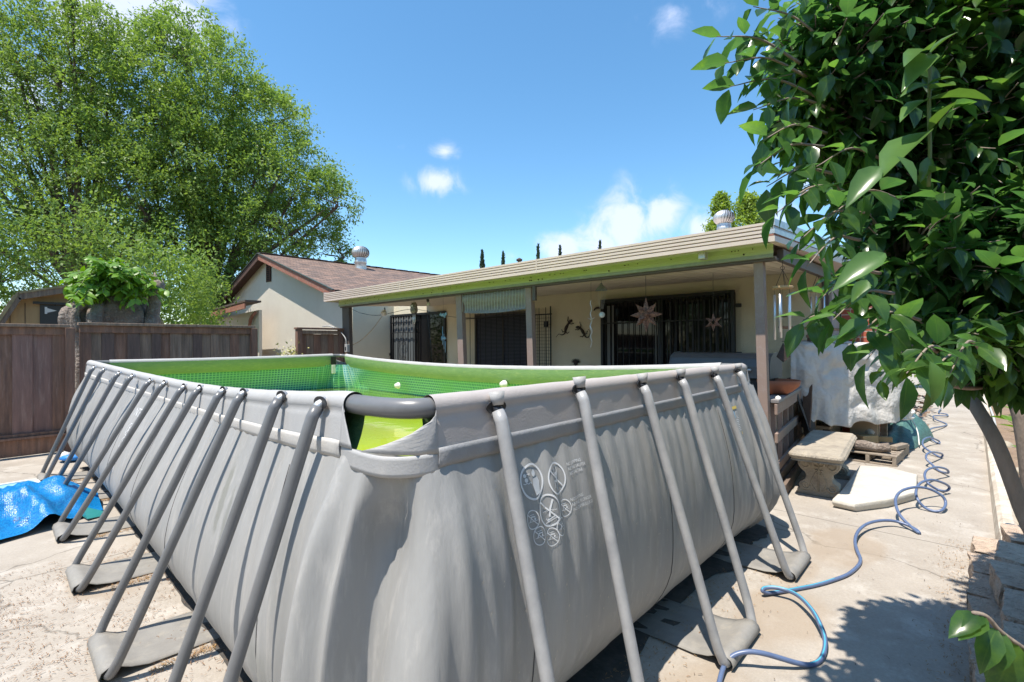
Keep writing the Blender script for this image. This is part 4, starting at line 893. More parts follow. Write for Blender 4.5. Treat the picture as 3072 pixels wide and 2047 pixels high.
# bell lamp with glass ball
c=H(1804,872,0,5.2); T=thing('bell_lamp','grey cone-shaped hanging bell shade with a clear glass ball below it','hanging ornament',c)
q=MB(); q.lathe(c,[(.09,0),(.085,.01),(.045,.06),(.02,.085),(.012,.11),(0,.115)],20); q.build('shade',mat('blue_grey_enamel',(.22,.25,.28,1),.4),T); cordo(T,c+Vector((0,0,.11)),2.6)
q=MB()
for k in range(5): a=k*1.256; q.tube([c+Vector((.07*math.cos(a),.07*math.sin(a),0)),c+Vector((.025*math.cos(a),.025*math.sin(a),-.27))],.0015,4)
q.build('chain',GALV,T); cb=H(1806,945,0,5.2); q=MB(); q.lathe(cb,[(.045*math.sin(a),-.045*math.cos(a)) for a in [k*math.pi/10 for k in range(11)]],16); q.build('glass_ball',mat('pale_glass',(.65,.68,.66,1),.08,spec=.9),T)
# twirler
c=H(1773,900,0,5.25); T=thing('twisted_spinner','thin silver twisted wire spinner hanging left of the bell lamp','spinner',c); q=MB()
pts=[c+Vector((.006*math.cos(k*.9)*(1 if k<8 else 2.2*math.exp(-((k-17)/4)**2)+.4),.012*math.sin(k*.9),-.024*k)) for k in range(31)]; q.tube(pts,[.006+.008*math.exp(-((k-18)/3)**2) for k in range(31)],6); q.build('spiral',ALU,T); cordo(T,c,2.6,.0015)
q=MB(); d=c+Vector((0,0,-.30))
for s_ in (-1,1): q.tube([d,d+Vector((0,.06*s_,.03))],.005,5)
q.build('cross_piece',ALU,T)
# geckos (wall ornaments)
def gecko(spine,label,parent_x=DX-.015,rad=.022):
    P0=[H(x,y,0,parent_x) for x,y in spine]; T=thing('gecko_ornament',label,'wall ornament',P0[0],'iron geckos on the wall'); q=MB(); pts=bez(P0,5); n=len(pts)
    rs=[]
    for i in range(n):
        t=i/(n-1); rs.append(.012+.020*math.exp(-((t-.07)/.05)**2)+.022*math.exp(-((t-.32)/.13)**2)-.008*smooth01((t-.5)/.5))
    q.tube(pts,rs,8); q.build('body',RUST,T)
    for t in (.18,.44):
        i=int(t*(n-1)); d=(pts[i+1]-pts[i-1]).normalized(); s_=Vector((0,-d.z,d.y))
        for sg in (-1,1):
            q=MB(); e=pts[i]+s_*sg*.062+d*(-.03 if t<.3 else .03); k_=e+s_*sg*.02+d*(-.045 if t<.3 else -.03); q.tube([pts[i],e,k_],[.013,.009,.007],6)
            for a in (-.5,0,.5): q.tube([k_,k_+(s_*sg*math.cos(a)-d*math.sin(a+.5))*.022],.004,4)
            q.build('leg',RUST,T)
gecko([(1716,960),(1706,970),(1698,985),(1694,1000),(1686,1005),(1676,1003),(1668,1012)],'larger black iron gecko with its tail curling left, on the cream wall')
gecko([(1728,982),(1739,984),(1747,993),(1752,1003),(1758,1012),(1766,1011),(1770,998),(1765,988)],'smaller black iron gecko with its tail curled up right, on the cream wall')
c=H(1727,1088,0,DX-.02); T=thing('frog_ornament','small rusty metal ornament low on the wall, just above the pool rim','wall ornament',c); q=MB()
for k in range(9): a=math.pi*k/8; q.tube([c,c+Vector((0,.11*math.cos(a),.07*math.sin(a)+.01))],[.02,.006],5)
q.lathe(c+Vector((0,0,-.02)),[(.0,.05),(.04,.03),(.05,-.02),(0,-.05)],10); q.build('body',RUST,T)
c=H(1795,932,0,DX-.05); T=thing('coil_ornament','dark ribbed curl-shaped ornament on the wall beside the glass ball','wall ornament',c); q=MB(); pts=[c+Vector((0,.10*math.cos(a),.055*math.sin(a))) for a in [k*.22 for k in range(16)]]; q.tube(pts,[.012+.012*math.sin(math.pi*k/15) for k in range(16)],8); q.build('curl',RUST,T)
# left part: flood lamp, owl chime, bulb on a cable, bird chime
c=H(1152,938,0,5.4); T=thing('flood_lamp','white tilted flood lamp head at the top left corner of the left door','lamp',c); q=MB(); d=Vector((-.5,-.5,-.45)).normalized()
q.tube([c-d*.08,c-d*.02,c+d*.05],[.03,.055,.07],14); q.build('lamp_head',WHITEP,T); q=MB(); q.tube([c-d*.08,c-d*.12,(c.x+.05,c.y+.05,2.5)],.014,6); q.build('bracket',BLACKP,T)
c=H(1242,925,0,5.0); T=thing('owl_wind_chime','small owl figure wind chime with thin silver tubes, in front of the left door','wind chime',c); owl=mat('painted_owl',(.42,.36,.25,1),.5,(.06,.06,.07,1),38,.7,col3=(.55,.42,.15,1),n3=20,a3=.5)
q=MB(); q.lathe(c+Vector((0,0,.0)),[(.0,-.11),(.055,-.105),(.078,-.06),(.075,.0),(.06,.05),(.066,.07),(.05,.105),(0,.12)],16)
for s_ in(-1,1): q.add([c+Vector((-.02,.06*s_,.13)),c+Vector((0,.02*s_,.10)),c+Vector((0,.06*s_,.06)),c+Vector((.03,.05*s_,.10))],[(0,1,2),(0,2,3),(0,3,1)])
q.build('owl_body',owl,T)
q=MB()
for s_ in(-1,1): q.lathe(c+Vector((-.06,.027*s_,.045)),[(0,-.02),(.018,-.016),(.02,0)],10,'X')
q.build('eye',WHITEP,T)
for k in range(5): q=MB(); q.tube([c+Vector((0,-.045+.0225*k,-.13)),c+Vector((0,-.045+.0225*k,-.13-.16-.04*(k%3)))],.006,6); q.build('chime_tube',ALU,T)
cordo(T,c+Vector((0,0,.12)),2.55)
c=H(1284,905,0,5.1); T=thing('hanging_bulb','clear light bulb in a black socket with a long cable, left of the second post','lamp',c); q=MB(); q.tube([c+Vector((0,.03,.10)),c+Vector((0,0,.0))],[.024,.03],10); q.build('socket',BLACKP,T)
cb=c+Vector((0,-.015,-.05)); q=MB(); q.lathe(cb,[(.038*math.sin(a),-.038*math.cos(a)) for a in [k*math.pi/10 for k in range(11)]],14); q.build('bulb',mat('pale_glass',(.65,.68,.66,1),.08),T)
q=MB(); q.tube(bez([H(1281,930,0,5.1),H(1284,960,0,5.1),H(1290,1010,0,5.1),H(1297,1083,0,5.1),H(1303,1180,0,5.1)],5),.006,6); q.build('cable',BLACKP,T)
c=H(1330,945,0,5.1); T=thing('bird_wind_chime','pale blue glass bird wind chime with fish and tubes, in front of the dark door','wind chime',c); gl=mat('pale_blue_glass',(.25,.42,.48,1),.15,spec=.8)
q=MB()
for s_ in(-1,1): q.add([c+Vector((0,.0,.0)),c+Vector((0,.09*s_,.05)),c+Vector((0,.12*s_,.0)),c+Vector((0,.05*s_,-.03))],[(0,1,2,3)])
q.tube([c+Vector((0,-.06,-.05)),c,c+Vector((0,.06,.02))],[.01,.03,.008],8); q.build('bird',gl,T,solid=.01)
c2=H(1333,1015,0,5.1); q=MB(); q.tube([c2+Vector((0,.05,.0)),c2+Vector((0,.0,.0)),c2+Vector((0,-.05,-.01))],[.008,.03,.01],8); q.add([c2+Vector((0,.05,0)),c2+Vector((0,.09,.045)),c2+Vector((0,.085,-.045))],[(0,1,2)]); q.build('fish',gl,T,solid=.008)
for k,L_ in enumerate((.36,.30,.22)):
    p=H(1328+k*4,980+k*22,0,5.1); q=MB(); q.tube([p,p-Vector((0,0,L_))],.008,6); q.build('chime_tube',gl,T)
q=MB(); q.tube([c,c2],.0015,4); q.build('thread',BLACKP,T); cordo(T,c,2.55,.0015)
# cables and outlet
T=thing('electric_cord','thin orange cord sagging from the flood lamp down to the outlet box','cord',H(1040,1040,0,4.8)); q=MB(); q.tube(bez([H(1147,948,0,5.3),H(1120,985,0,5.2),H(1085,1020,0,5.1),H(1050,1040,0,4.9),H(1040,1055,0,4.72),H(1035,1070,0,4.7)],6),.006,6); q.build('cord',mat('orange_cord',(.42,.22,.07,1),.5),T)
T=thing('black_cable','thin black cable strung along the porch below the ceiling','cable',H(1056,930,0,5.2)); q=MB(); q.tube(bez([H(1056,928,0,5.1),H(1085,940,0,5.3),H(1140,946,0,5.4),H(1240,928,0,6.6),H(1350,950,0,6.6),H(1420,952,0,6.6),H(1500,944,0,6.6)],6),.006,6); q.build('cable',BLACKP,T)
c=H(1042,1045,0,4.68); T=thing('outlet_box','grey electric outlet box with a curved conduit on the left porch post','outlet box',c); q=MB(); q.box(c-Vector((.04,.06,.09)),c+Vector((.03,.06,.09))); q.build('box',mat('outlet_grey',(.38,.38,.37,1),.5),T,bev=.006)
boxo('cover_plate',c-Vector((.045,.02,.05)),c-Vector((.04,-.03,-.03)),BLACKP,T)
q=MB(); q.tube(bez([H(968,980,0,4.55),H(990,979,0,4.6),H(1018,993,0,4.63),H(1036,1015,0,4.66),H(1039,1035,0,4.67)],6),.014,8); q.build('conduit',mat('outlet_grey',(.38,.38,.37,1),.5),T)
# grill
a=H(2045,1078,0,5.6); T=thing('barbecue_grill','closed grey barbecue grill hood under the porch, showing above the pool rim','barbecue',(5.6,.95,0))
GR=mat('grill_grey',(.12,.122,.125,1),.4,(.09,.09,.092,1),4,.3)
q=MB(); prof2=[(-.25,1.20),(-.25,1.34),(-.20,1.44),(-.10,1.49),(.08,1.50),(.2,1.46),(.25,1.36),(.25,1.2)]
q.add([(5.6+x,y,z) for y in (.25,1.50) for x,z in prof2],[(i,i+1,i+9,i+8) for i in range(7)]+[tuple(range(8)),tuple(range(8,16))[::-1]],False); q.build('hood',GR,T,bev=.015)
q=MB(); q.box((5.4,.28,.85),(5.82,1.46,1.195)); q.build('fire_box',IRON,T,bev=.01); q=MB(); q.box((5.42,.45,.0),(5.8,1.3,.85)); q.build('cabinet',GR,T,bev=.01)
boxo('side_shelf',(5.42,1.5,1.14),(5.78,1.85,1.18),GR,T,bev=.01)
q=MB(); q.tube([(5.31,.45,1.30),(5.31,1.3,1.30)],.015,8); q.build('handle',GALV,T)
# ---------------------------------------------------------------- right side yard
def z6(x,y): return 2250+x/2.8625,1000+y/2.8625
def at6(x,y,ax,v): p=z6(x,y); return H(p[0],p[1],ax,v)
# railing
RL=thing('porch_railing','brown horizontal-board porch railing right of the right-hand post, with a clay bowl on it','railing',(4.9,.1,0))
A=Vector((4.8,.10,0));B=Vector((7.25,.34,0)); dv=(B-A).normalized()
def rb(z0,z1,wd,name,m=POSTM,k0=0,k1=1):
    a=A.lerp(B,k0);b=A.lerp(B,k1); q=MB(); q.beam(a+Vector((0,0,(z0+z1)/2)),b+Vector((0,0,(z0+z1)/2)),wd,z1-z0); q.build(name,m,RL,bev=.004)
rb(.985,1.02,.16,'cap_rail',mat('cap_paint',(.27,.255,.25,1),.6,(.22,.205,.2,1),6,.3)); 
nrm=Vector((dv.y,-dv.x,0))
def ro(z0,z1,name,m=POSTM,off=.05,th=.03):
    a=A+nrm*off;b=B+nrm*off; q=MB(); q.beam(a+Vector((0,0,(z0+z1)/2)),b+Vector((0,0,(z0+z1)/2)),th,z1-z0); q.build(name,m,RL,bev=.004)
ro(.86,.975,'rail_board'); ro(.56,.66,'rail_board'); ro(.26,.34,'rail_board',off=.055); ro(.015,.13,'base_board',mat('old_deck_board',(.20,.15,.12,1),.85,(.11,.08,.065,1),6,.2,.5,50,stretch=(.4,3,3)),off=.12,th=.04)
ro(.10,.22,'base_board',mat('old_deck_board',(.2,.15,.12,1),.8),off=.06)
for k in range(6):
    c=A.lerp(B,.08+.17*k); q=MB(); q.box((c.x-.03,c.y-.02,.1),(c.x+.03,c.y+.03,.98),rot=.1); q.build('baluster',POSTM,RL,bev=.004)
boxo('deck_floor',(4.85,.25,.0),(7.28,9.2,.10),mat('porch_floor',(.22,.20,.18,1),.9,(.15,.14,.125,1),3,.3),RL)
q=MB(); c=H(2322,1197,0,4.9); q.lathe((4.93,.06,1.02),[(.03,0),(.028,.02),(.0,.035)],8); q.build('seashell',WHITEP,RL)
# bowl
c=H(2352,1162,1,.22); c=Vector((5.45,.19,1.02)); T=thing('terracotta_bowl','wide terracotta bowl standing on the porch railing','bowl',c)
q=MB(); q.lathe(c,[(.0,.0),(.08,.0),(.15,.04),(.215,.10),(.235,.165),(.225,.17),(.20,.11),(.12,.05),(0,.03)],28); q.build('bowl',TERRA,T)
# dark tarp over the rail end
T=thing('dark_tarp','dark brown tarp slumped over the far end of the porch railing','tarp',(6.9,.3,1))
def fd(i,j):
    t=i/24; u=j/18; x=6.25+t*1.05; y=.28+.1*t; z=1.06; o=(u-.25)*1.3
    if o<0: yy=y-o*.35+.05; zz=z+.03*math.sin(t*8)
    else: yy=y-.08-.05*o-.05*math.sin(t*14+o*2)*min(1,o*2)-.10*smooth01(o); zz=z-o*(.86-.25*t)-.03*math.sin(t*9)
    return (x,yy,zz+.03*noise2(i*.6,j*.5,3))
q=MB(); q.grid(fd,25,19); q.build('tarp_sheet',TARPD,T,solid=.01,sub=1)
# leaning brown timber and horizontal handle
T=thing('leaning_timber','dark brown timber leaning against the porch wall beside the dark tarp','timber',(7.0,.35,0)); a=H(2437,990,0,6.95);b=H(2425,1170,0,6.7); q=MB(); q.beam(a,b+(b-a)*.6,.10,.07,(1,0,0)); q.build('timber',mat('dark_timber',(.13,.075,.045,1),.75,(.08,.045,.03,1),7,.2,.4,50,stretch=(3,3,.3)),T,bev=.006)
a=H(2338,982,0,6.3);b=H(2525,989,1,-.12); T=thing('wooden_rod','thin brown wooden rod held level across the porch corner','rod',a); q=MB(); q.tube([a,b],.02,8); q.build('rod',mat('rod_wood',(.27,.15,.09,1),.6),T)
a=H(2419,1009,0,6.9);b=H(2470,1014,0,6.9); T=thing('wooden_block','short light brown block fixed under the wooden rod','block',a); q=MB(); q.beam(a,b,.05,.04); q.build('block',mat('rod_wood',(.27,.15,.09,1),.6),T,bev=.004)
# bench
def bench():
    T=thing('garden_bench','carved cast stone garden bench with scrolled legs, beside the porch railing','bench',(5.7,-.25,0))
    c=[H(2370,1349,2,.5),H(2519,1388,2,.5),H(2580,1295,2,.5),H(2460,1272,2,.5)]
    q=MB(); C=sum(c,Vector())/4
    e=[(-.5,-.5),(.5,-.5),(.5,.5),(-.5,.5)]
    # rectangle aligned with the railing
    ax=Vector((1,.07,0)).normalized(); ay=Vector((-.07,1,0)).normalized(); L_,W_=1.55,.46; o=Vector((5.62,-.245,0))
    def P(u,v,z): return o+ax*u+ay*v+Vector((0,0,z))
    prof=[(.0,.40),(-.01,.42),(.012,.435),(.02,.455),(.012,.475),(-.006,.485),(-.02,.498)]
    rings=[]
    def rr_(off,z,n=6):
        out=[]; rad=.05
        for sx,sy,a0 in ((1,1,0),(-1,1,90),(-1,-1,180),(1,-1,270)):
            for k in range(n): a=R(a0+90*k/(n-1)); out.append(P(sx*(L_/2-rad)+(rad+off)*math.cos(a),sy*(W_/2-rad)+(rad+off)*math.sin(a),z))
        return out
    n=24; vs=[]
    for off,z in prof: vs+=rr_(off,z)
    k=len(prof); q.add(vs,[(i*n+j,i*n+(j+1)%n,(i+1)*n+(j+1)%n,(i+1)*n+j) for i in range(k-1) for j in range(n)]+[tuple(range(n))[::-1],tuple((k-1)*n+j for j in range(n))]); q.build('seat',STONE,T,bev=.004)
    q=MB() # egg-and-dart moulding
    for s_ in np.arange(-L_/2+.07,L_/2-.05,.058): q.lathe(P(s_,-W_/2-.012,.455),[(0,-.014),(.015,-.006),(.016,.006),(0,.015)],8)
    for s_ in np.arange(-W_/2+.05,W_/2-.03,.062): q.lathe(P(-L_/2-.012,s_,.455),[(0,-.014),(.015,-.006),(.016,.006),(0,.015)],8)
    q.build('carved_moulding',STONE,T)
    for u in (-.45,.45):
        # scrolled pedestal outline in v,z
        half=[(.0,.0),(.20,.0),(.20,.055),(.175,.06),(.185,.09),(.178,.125),(.15,.145),(.125,.165),(.115,.20),(.13,.24),(.165,.27),(.19,.305),(.195,.35),(.178,.388),(.15,.40),(0,.40)]
        out=[(v,z) for v,z in half]+[(-v,z) for v,z in half[::-1][1:-1]]
        q=MB(); n_=len(out); th=.085
        vs=[P(u-th,v,z) for v,z in out]+[P(u+th,v,z) for v,z in out]
        q.add(vs,[tuple(range(n_))[::-1],tuple(range(n_,2*n_))]+[(i,(i+1)%n_,n_+(i+1)%n_,n_+i) for i in range(n_)]); pd=q.build('pedestal',STONE,T,bev=.008)
        q=MB()
        for fs in (-1,1):
            for s_ in (-1,1):
                for (cv,cz,rad,dr) in ((.115,.325,.068,1),(.125,.10,.045,-1)):
                    q.tube([P(u+fs*(th+.004),s_*(cv-(rad*(1-t*.85))*math.cos(t*9)*1.0),cz+dr*(rad*(1-t*.85))*math.sin(t*9)) for t in [k/30 for k in range(31)]],[.010*(1-.5*k/30) for k in range(31)],6)
                q.tube(bez([P(u+fs*(th+.003),s_*.035,.06),P(u+fs*(th+.003),s_*.07,.13),P(u+fs*(th+.003),s_*.045,.20),P(u+fs*(th+.003),s_*.02,.26)],4),.007,5)
            for zz in (.34,.30,.26,.22): q.tube([P(u+fs*(th+.003),-.035,zz+.02),P(u+fs*(th+.003),0,zz),P(u+fs*(th+.003),.035,zz+.02)],.007,5)
            q.tube([P(u+fs*(th+.003),0,.05),P(u+fs*(th+.003),0,.37)],.008,5)
        q.build('scroll_carving',STONE,pd)
bench()
# stone slab
T=None
pts=[at6(x,y,2,.085) for x,y in ((705,1425),(790,1345),(945,1135),(1180,1150),(1435,1215),(1425,1365),(1180,1430),(900,1465))]
q=MB(); n=len(pts); top=[p+Vector((0,0,.006*noise1(i))) for i,p in enumerate(pts)]
C=sum(pts,Vector())/n
mid=[C+(p-C)*1.01-Vector((0,0,.035)) for p in pts]; bot=[C+(p-C)*.96-Vector((0,0,.083)) for p in pts]; tin=[C+(p-C)*.93+Vector((0,0,.008)) for p in pts]
vs=bot+mid+top+tin; q.add(vs,[(i+a*n,(i+1)%n+a*n,(i+1)%n+(a+1)*n,i+(a+1)*n) for a in range(3) for i in range(n)]+[tuple(3*n+i for i in range(n))],True)
s=q.build('stone_slab',PALE,org=C,bev=.012,sub=0); tag(s,'pale flat stone slab with a rounded outline lying on the path in front of the bench','slab')
# pallet
T=thing('wooden_pallet','small weathered wooden pallet loaded with firewood behind the bench','pallet',(7.7,-.5,0))
PM=mat('pallet_wood',(.36,.30,.235,1),.85,(.20,.165,.13,1),7,.2,.5,50,stretch=(.4,3,3))
p0=Vector((7.12,-.76,0)); ex=Vector((1.05,-.06,0)); ey=Vector((.03,.62,0))
def pb(u0,u1,v0,v1,z0,z1,name):
    c=[p0+ex*u0+ey*v0,p0+ex*u1+ey*v0,p0+ex*u1+ey*v1,p0+ex*u0+ey*v1]; q=MB(); q.hexa([a+Vector((0,0,z0)) for a in c]+[a+Vector((0,0,z1)) for a in c]); q.build(name,PM,T,bev=.003)
for v in (0,.46,.93): pb(0,1,v,v+.07,.022,.115,'stringer')
for k in range(7): pb(k*.148,k*.148+.10,-.01,1.01,.117,.137,'deck_board')
for k in (0,.45,.9): pb(k,k+.1,-.01,1.01,.0,.020,'bottom_board')
a=at6(890,960,2,.21);b=at6(1200,985,2,.21); T2=thing('firewood_log','grey bark firewood log lying across the pallet','log',a); q=MB(); pts=[a+(b-a)*t+Vector((0,0,.012*math.sin(t*7))) for t in [k/9 for k in range(10)]]; q.tube(pts,[.062+.012*noise1(k*1.3) for k in range(10)],12); q.build('log',STUMP,T2)
a=at6(1230,985,2,.18);b=at6(1330,960,2,.18); T2=thing('split_wood','split grey piece of wood at the right end of the pallet','wood piece',a); q=MB(); q.beam(a,b,.09,.06); q.build('wood',PM,T2,bev=.01)
c=at6(1000,905,2,.28); s=MB(); s.box(c-Vector((.07,.12,.05)),c+Vector((.07,.12,.05)),rot=.9); tag(s.build('wood_block',PLY,org=c,bev=.004),'orange-brown square wood block stacked on the pallet, nearest the bench','block')
c=at6(1100,905,2,.25); s=MB(); s.box(c-Vector((.04,.16,.035)),c+Vector((.04,.16,.035)),rot=.2); tag(s.build('wood_offcut',PLY,org=c,bev=.004),'thin light wood offcut lying behind the square block on the pallet','wood piece')
c=at6(1035,845,2,.36); s=MB(); s.lathe(c,[(0,-.05),(.05,-.04),(.065,.0),(.04,.045),(0,.05)],9); tag(s.build('rock',PALE,org=c),'fist-sized whitish rock on top of the wood block','rock')
# white tarp over furniture
T=thing('white_tarp','crumpled white tarp draped over tall furniture beside the brick chimney','tarp',(7.4,-.2,.5))
foot=[at6(590,770,0,6.95),at6(590,440,0,6.95)]
def ft(i,j):
    # i around (left edge -> front-left corner -> right), j down
    t=i/70; u=j/40
    X=[(6.72,.36),(6.74,.16),(6.82,.05),(7.0,-.10),(7.25,-.26),(7.55,-.45),(7.85,-.62),(8.25,-.70),(8.7,-.66)]
    f=t*(len(X)-1); k=min(int(f),len(X)-2); fr=f-k; x=X[k][0]*(1-fr)+X[k+1][0]*fr; y=X[k][1]*(1-fr)+X[k+1][1]*fr
    zb=.62-.12*smooth01(t*3)-.02*math.sin(t*21)+.05*math.sin(t*40)*.4; zt_=1.60+.02*math.sin(t*9)-.10*smooth01((t-.62)/.3)
    z=zt_+(zb-zt_)*u
    wx=noise2(t*3.1,u*2.7,14)*1.6; wy=noise2(t*4.3+5,u*3.1,15)*1.6
    rg_=lambda v:(1-min(1,abs(v)*4.5))**1.5
    fold=.05*noise2(t*5+wx,u*3,9)+.018*noise2(t*16+wx*2,u*9+wy*2,11)
    for ta,am_,ph_ in ((.03,.055,0.),(.36,.05,1.),(.62,.06,2.),(.97,.05,.5)):
        th=math.atan2(u+.02,(t-ta)*1.9); dd=math.hypot(u,(t-ta)*1.9); fold+=am_*math.exp(-dd/.75)*min(1,dd*5)*abs(math.sin(th*6.5+ph_+1.5*noise2(t*6,u*5,3)))**.7
    fold+=.028*abs(math.sin((u-2.2*(t-.48)**2)*13+wy*1.5))**.8*smooth01(1-abs(t-.48)*2.6)+.035*math.sin(t*46+u*2+wx)*smooth01((u-.5)*2)
    out=.05+.26*u**1.2*(.4+.6*smooth01((t-.1)*2))
    dx,dy=-.35,-.94
    if t<.12: dx,dy=-.95,-.3
    return (x+dx*(out*.6+fold),y+dy*(out*.45+fold)*.8,z+.03*noise2(t*12,u*3,9))
q=MB(); q.grid(ft,71,41); q.build('tarp_side',TARPW,T,solid=.006,sub=1)
def ftop(i,j):
    p=Vector(ft(i,0)); t=i/70; b=Vector((7.1+t*1.7,.42-.2*t,1.62)); u=j/10
    v=p.lerp(b,u); v.z+= .03*math.sin(u*3.1)+.03*noise2(i*.3,j*.5,4); return v
q=MB(); q.grid(ftop,71,11); q.build('tarp_top',TARPW,T,solid=.006)
T=thing('tarp_covered_shelf','wooden shelf frame standing under the white tarp','shelf',(7.7,-.3,0))
for (x,y) in ((6.95,.15),(7.75,-.48),(8.5,-.5),(8.4,.0)): boxo('leg',(x-.05,y-.04,.0),(x+.05,y+.04,1.5),PM,T,bev=.004)
boxo('shelf_board',(7.0,-.05,.42),(8.4,.12,.46),PM,T,bev=.004); boxo('panel',(7.55,-.52,.14),(7.62,-.2,.62),mat('cardboard',(.40,.31,.22,1),.9),T)
# green tarp heap
T=thing('green_tarp','crumpled dark green tarp heaped on the path beside the white tarp','tarp',(9.4,-.75,0))
def fg(i,j):
    a=2*math.pi*i/60; u=j/16; L_,W_=1.3,.36; rad=1-u
    k=1+.16*noise1(i*.55,3)+.08*math.sin(a*7)
    x=9.75+L_*math.cos(a)*rad*k; y=-.62+W_*math.sin(a)*rad*k-.03*(x-9.7); h=.36*(1-rad**2)**.8
    h+=.09*noise2(x*6,y*9,4)*min(1,u*4)+.05*noise2(x*14,y*18,5)*min(1,u*4); h*= (.72+.45*smooth01((x-8.9)/.9))
    return (x,y,max(.008,h+.01))
q=MB(); q.grid(fg,60,17,closeu=True); q.build('tarp_sheet',TARPG,T,sub=1)
q=MB(); q.tube(bez([at6(1270,650,2,.36),at6(1340,700,2,.36),at6(1400,760,2,.34),at6(1440,850,2,.2),(8.75,-.9,.05)],5),.008,5); q.build('rope',WHITEP,T)
T=thing('coiled_hose','white coiled pool hose ring lying on the green tarp','hose',at6(1320,740,2,.36)); c=at6(1315,742,2,.38); q=MB()
q.tube([c+Vector((.24*math.cos(a),.13*math.sin(a),.012*a)) for a in [k*.3 for k in range(50)]],.022,8); q.build('coil',WHITEP,T)
T=thing('white_shutter','white ribbed panel lying beside the white tarp, behind the green tarp','panel',(12.6,-.3,.1)); q=MB()
c=[at6(1250,630,2,.12),at6(1350,630,2,.12),at6(1320,530,2,.35),at6(1250,525,2,.35)]
for k in range(9):
    t=k/9; a=c[0].lerp(c[3],t);b=c[1].lerp(c[2],t); q.beam(a,b,.18,.05)
q.build('panel_ribs',WHITEP,T,bev=.004)
a=at6(1330,637,2,.03);b=at6(1418,627,2,.03); T=thing('stick','short pale stick lying on the path beyond the green tarp','stick',a); q=MB(); q.tube([a,b],.03,7); q.build('stick',PM,T)
# dry leaf pile
q=MB(); rr=random.Random(3)
for k in range(500):
    t=rr.random(); c=Vector((10.8+4*rr.random(),-.3-.9*rr.random()*rr.random()+.2,rr.random()*.35)); s_=.05+.05*rr.random(); a=rr.uniform(0,6.28); b=rr.uniform(-1,1)
    d=Vector((math.cos(a),math.sin(a),b*.6))*s_; e=Vector((-math.sin(a),math.cos(a),b*.5))*s_*.6; q.add([c-d,c-e,c+d+Vector((0,0,.02)),c+e],[(0,1,2,3)])
tag(q.build('dry_leaves',mat('dry_leaf',(.24,.16,.11,1),.9,(.12,.08,.06,1),9,.4)),'brown dry leaves and twigs piled behind the white tarp along the path','dry leaves',kind='stuff')
# hose
hp=[(2158,2060,.0),(2158,2047,.0),(2174,1995,.02),(2203,1966,.05),(2245,1956,.07),(2286,1960,.07),(2331,1972,.05),(2389,1989,.02),(2430,1995,.0),(2459,1982,.0),(2474,1949,.01),(2474,1912,.02),(2461,1875,.05),(2439,1834,.06),(2406,1797,.06),(2373,1776,.05),(2331,1764,.05),(2298,1764,.04),(2287,1772,.03),(2302,1779,.01),(2348,1775,.0),(2397,1766,.0),(2451,1755,.0),(2505,1739,.0),(2546,1722,.0),(2575,1697,.0),(2581,1677,.0),(2571,1652,.01),(2565,1623,.02),(2575,1594,.04),(2600,1573,.05),(2637,1563,.05),(2678,1563,.04),(2716,1573,.03),(2749,1590,.01),(2757,1600,.0),(2728,1576,.03),(2699,1545,.08),(2687,1511,.13),(2691,1487,.17),(2711,1470,.19),(2749,1462,.20),(2790,1468,.17),(2827,1489,.11),(2837,1511,.05),(2827,1530,.02),(2802,1534,.0),(2773,1522,.02),(2753,1499,.08),(2748,1474,.13),(2761,1450,.17),(2794,1440,.18),(2831,1450,.12),(2848,1462,.06),(2839,1473,.02),(2815,1470,.0),(2786,1452,.06),(2774,1429,.11),(2782,1410,.15),(2810,1402,.14),(2839,1408,.09),(2844,1419,.03),(2819,1414,.0),(2795,1393,.04),(2779,1377,.09),(2781,1363,.13),(2798,1357,.13),(2826,1362,.05),(2822,1372,.0),(2795,1358,.03),(2770,1339,.08),(2770,1321,.12),(2788,1313,.12),(2816,1323,.04),(2816,1331,.0),(2795,1318,.03),(2786,1300,.06),(2795,1286,.06),(2830,1279,.02),(2839,1272,.0),(2805,1258,.04),(2802,1248,.05),(2840,1248,.02),(2840,1243,.0),(2816,1238,.02),(2823,1227,.02)]
pts=[H(x,y,2,.013+z) for x,y,z in hp]
T=thing('garden_hose','blue-grey garden hose snaking and coiling along the concrete path','hose',pts[2]); q=MB(); P_=bez([p for p in pts],5); q.tube(P_,.0125,8); ho=q.build('hose',HOSE,T)
q=MB(); P2=bez(pts[8:24],6)
q.tube([p+Vector((-.004,.0,.0095)) for p in P2],.0045,5); q.build('stripe',mat('hose_stripe',(.08,.40,.55,1),.35),T)
# kerb
KP=[at6(x,y,2,.0) for x,y in ((1900,640),(1950,800),(1990,950),(2050,1180),(2085,1340),(2125,1560))]
q=MB(); 
kx=[3.9+.45*k for k in range(56)]
def fk(i,j):
    x=kx[i]; y=-1.62-.0065*(x-5); pr=[(0.02,0),(.0,.10),(-.03,.125),(-.09,.13),(-.12,.10),(-.125,-.02)]; o=pr[j]; return (x,y+o[0]+.01*noise1(i*.9,j),o[1]+.008*noise1(i*1.3,j+9)+.0)
q.grid(fk,56,6,smooth=False); s=q.build('concrete_kerb',mat('painted_kerb',(.66,.62,.54,1),.85,(.40,.33,.25,1),5,.15,.5,40,col3=(.28,.20,.14,1),n3=9,a3=.6)); tag(s,kind='structure')
q=MB(); q.tube([( x,-1.76-.0065*(x-5)+.02*noise1(x),.14) for x in [4+.5*k for k in range(30)]],.018,7); tag(q.build('irrigation_pipe',mat('grey_pvc',(.5,.5,.5,1),.5),org=(4,-1.76,.14)),'long grey plastic pipe lying along the back of the kerb','pipe')
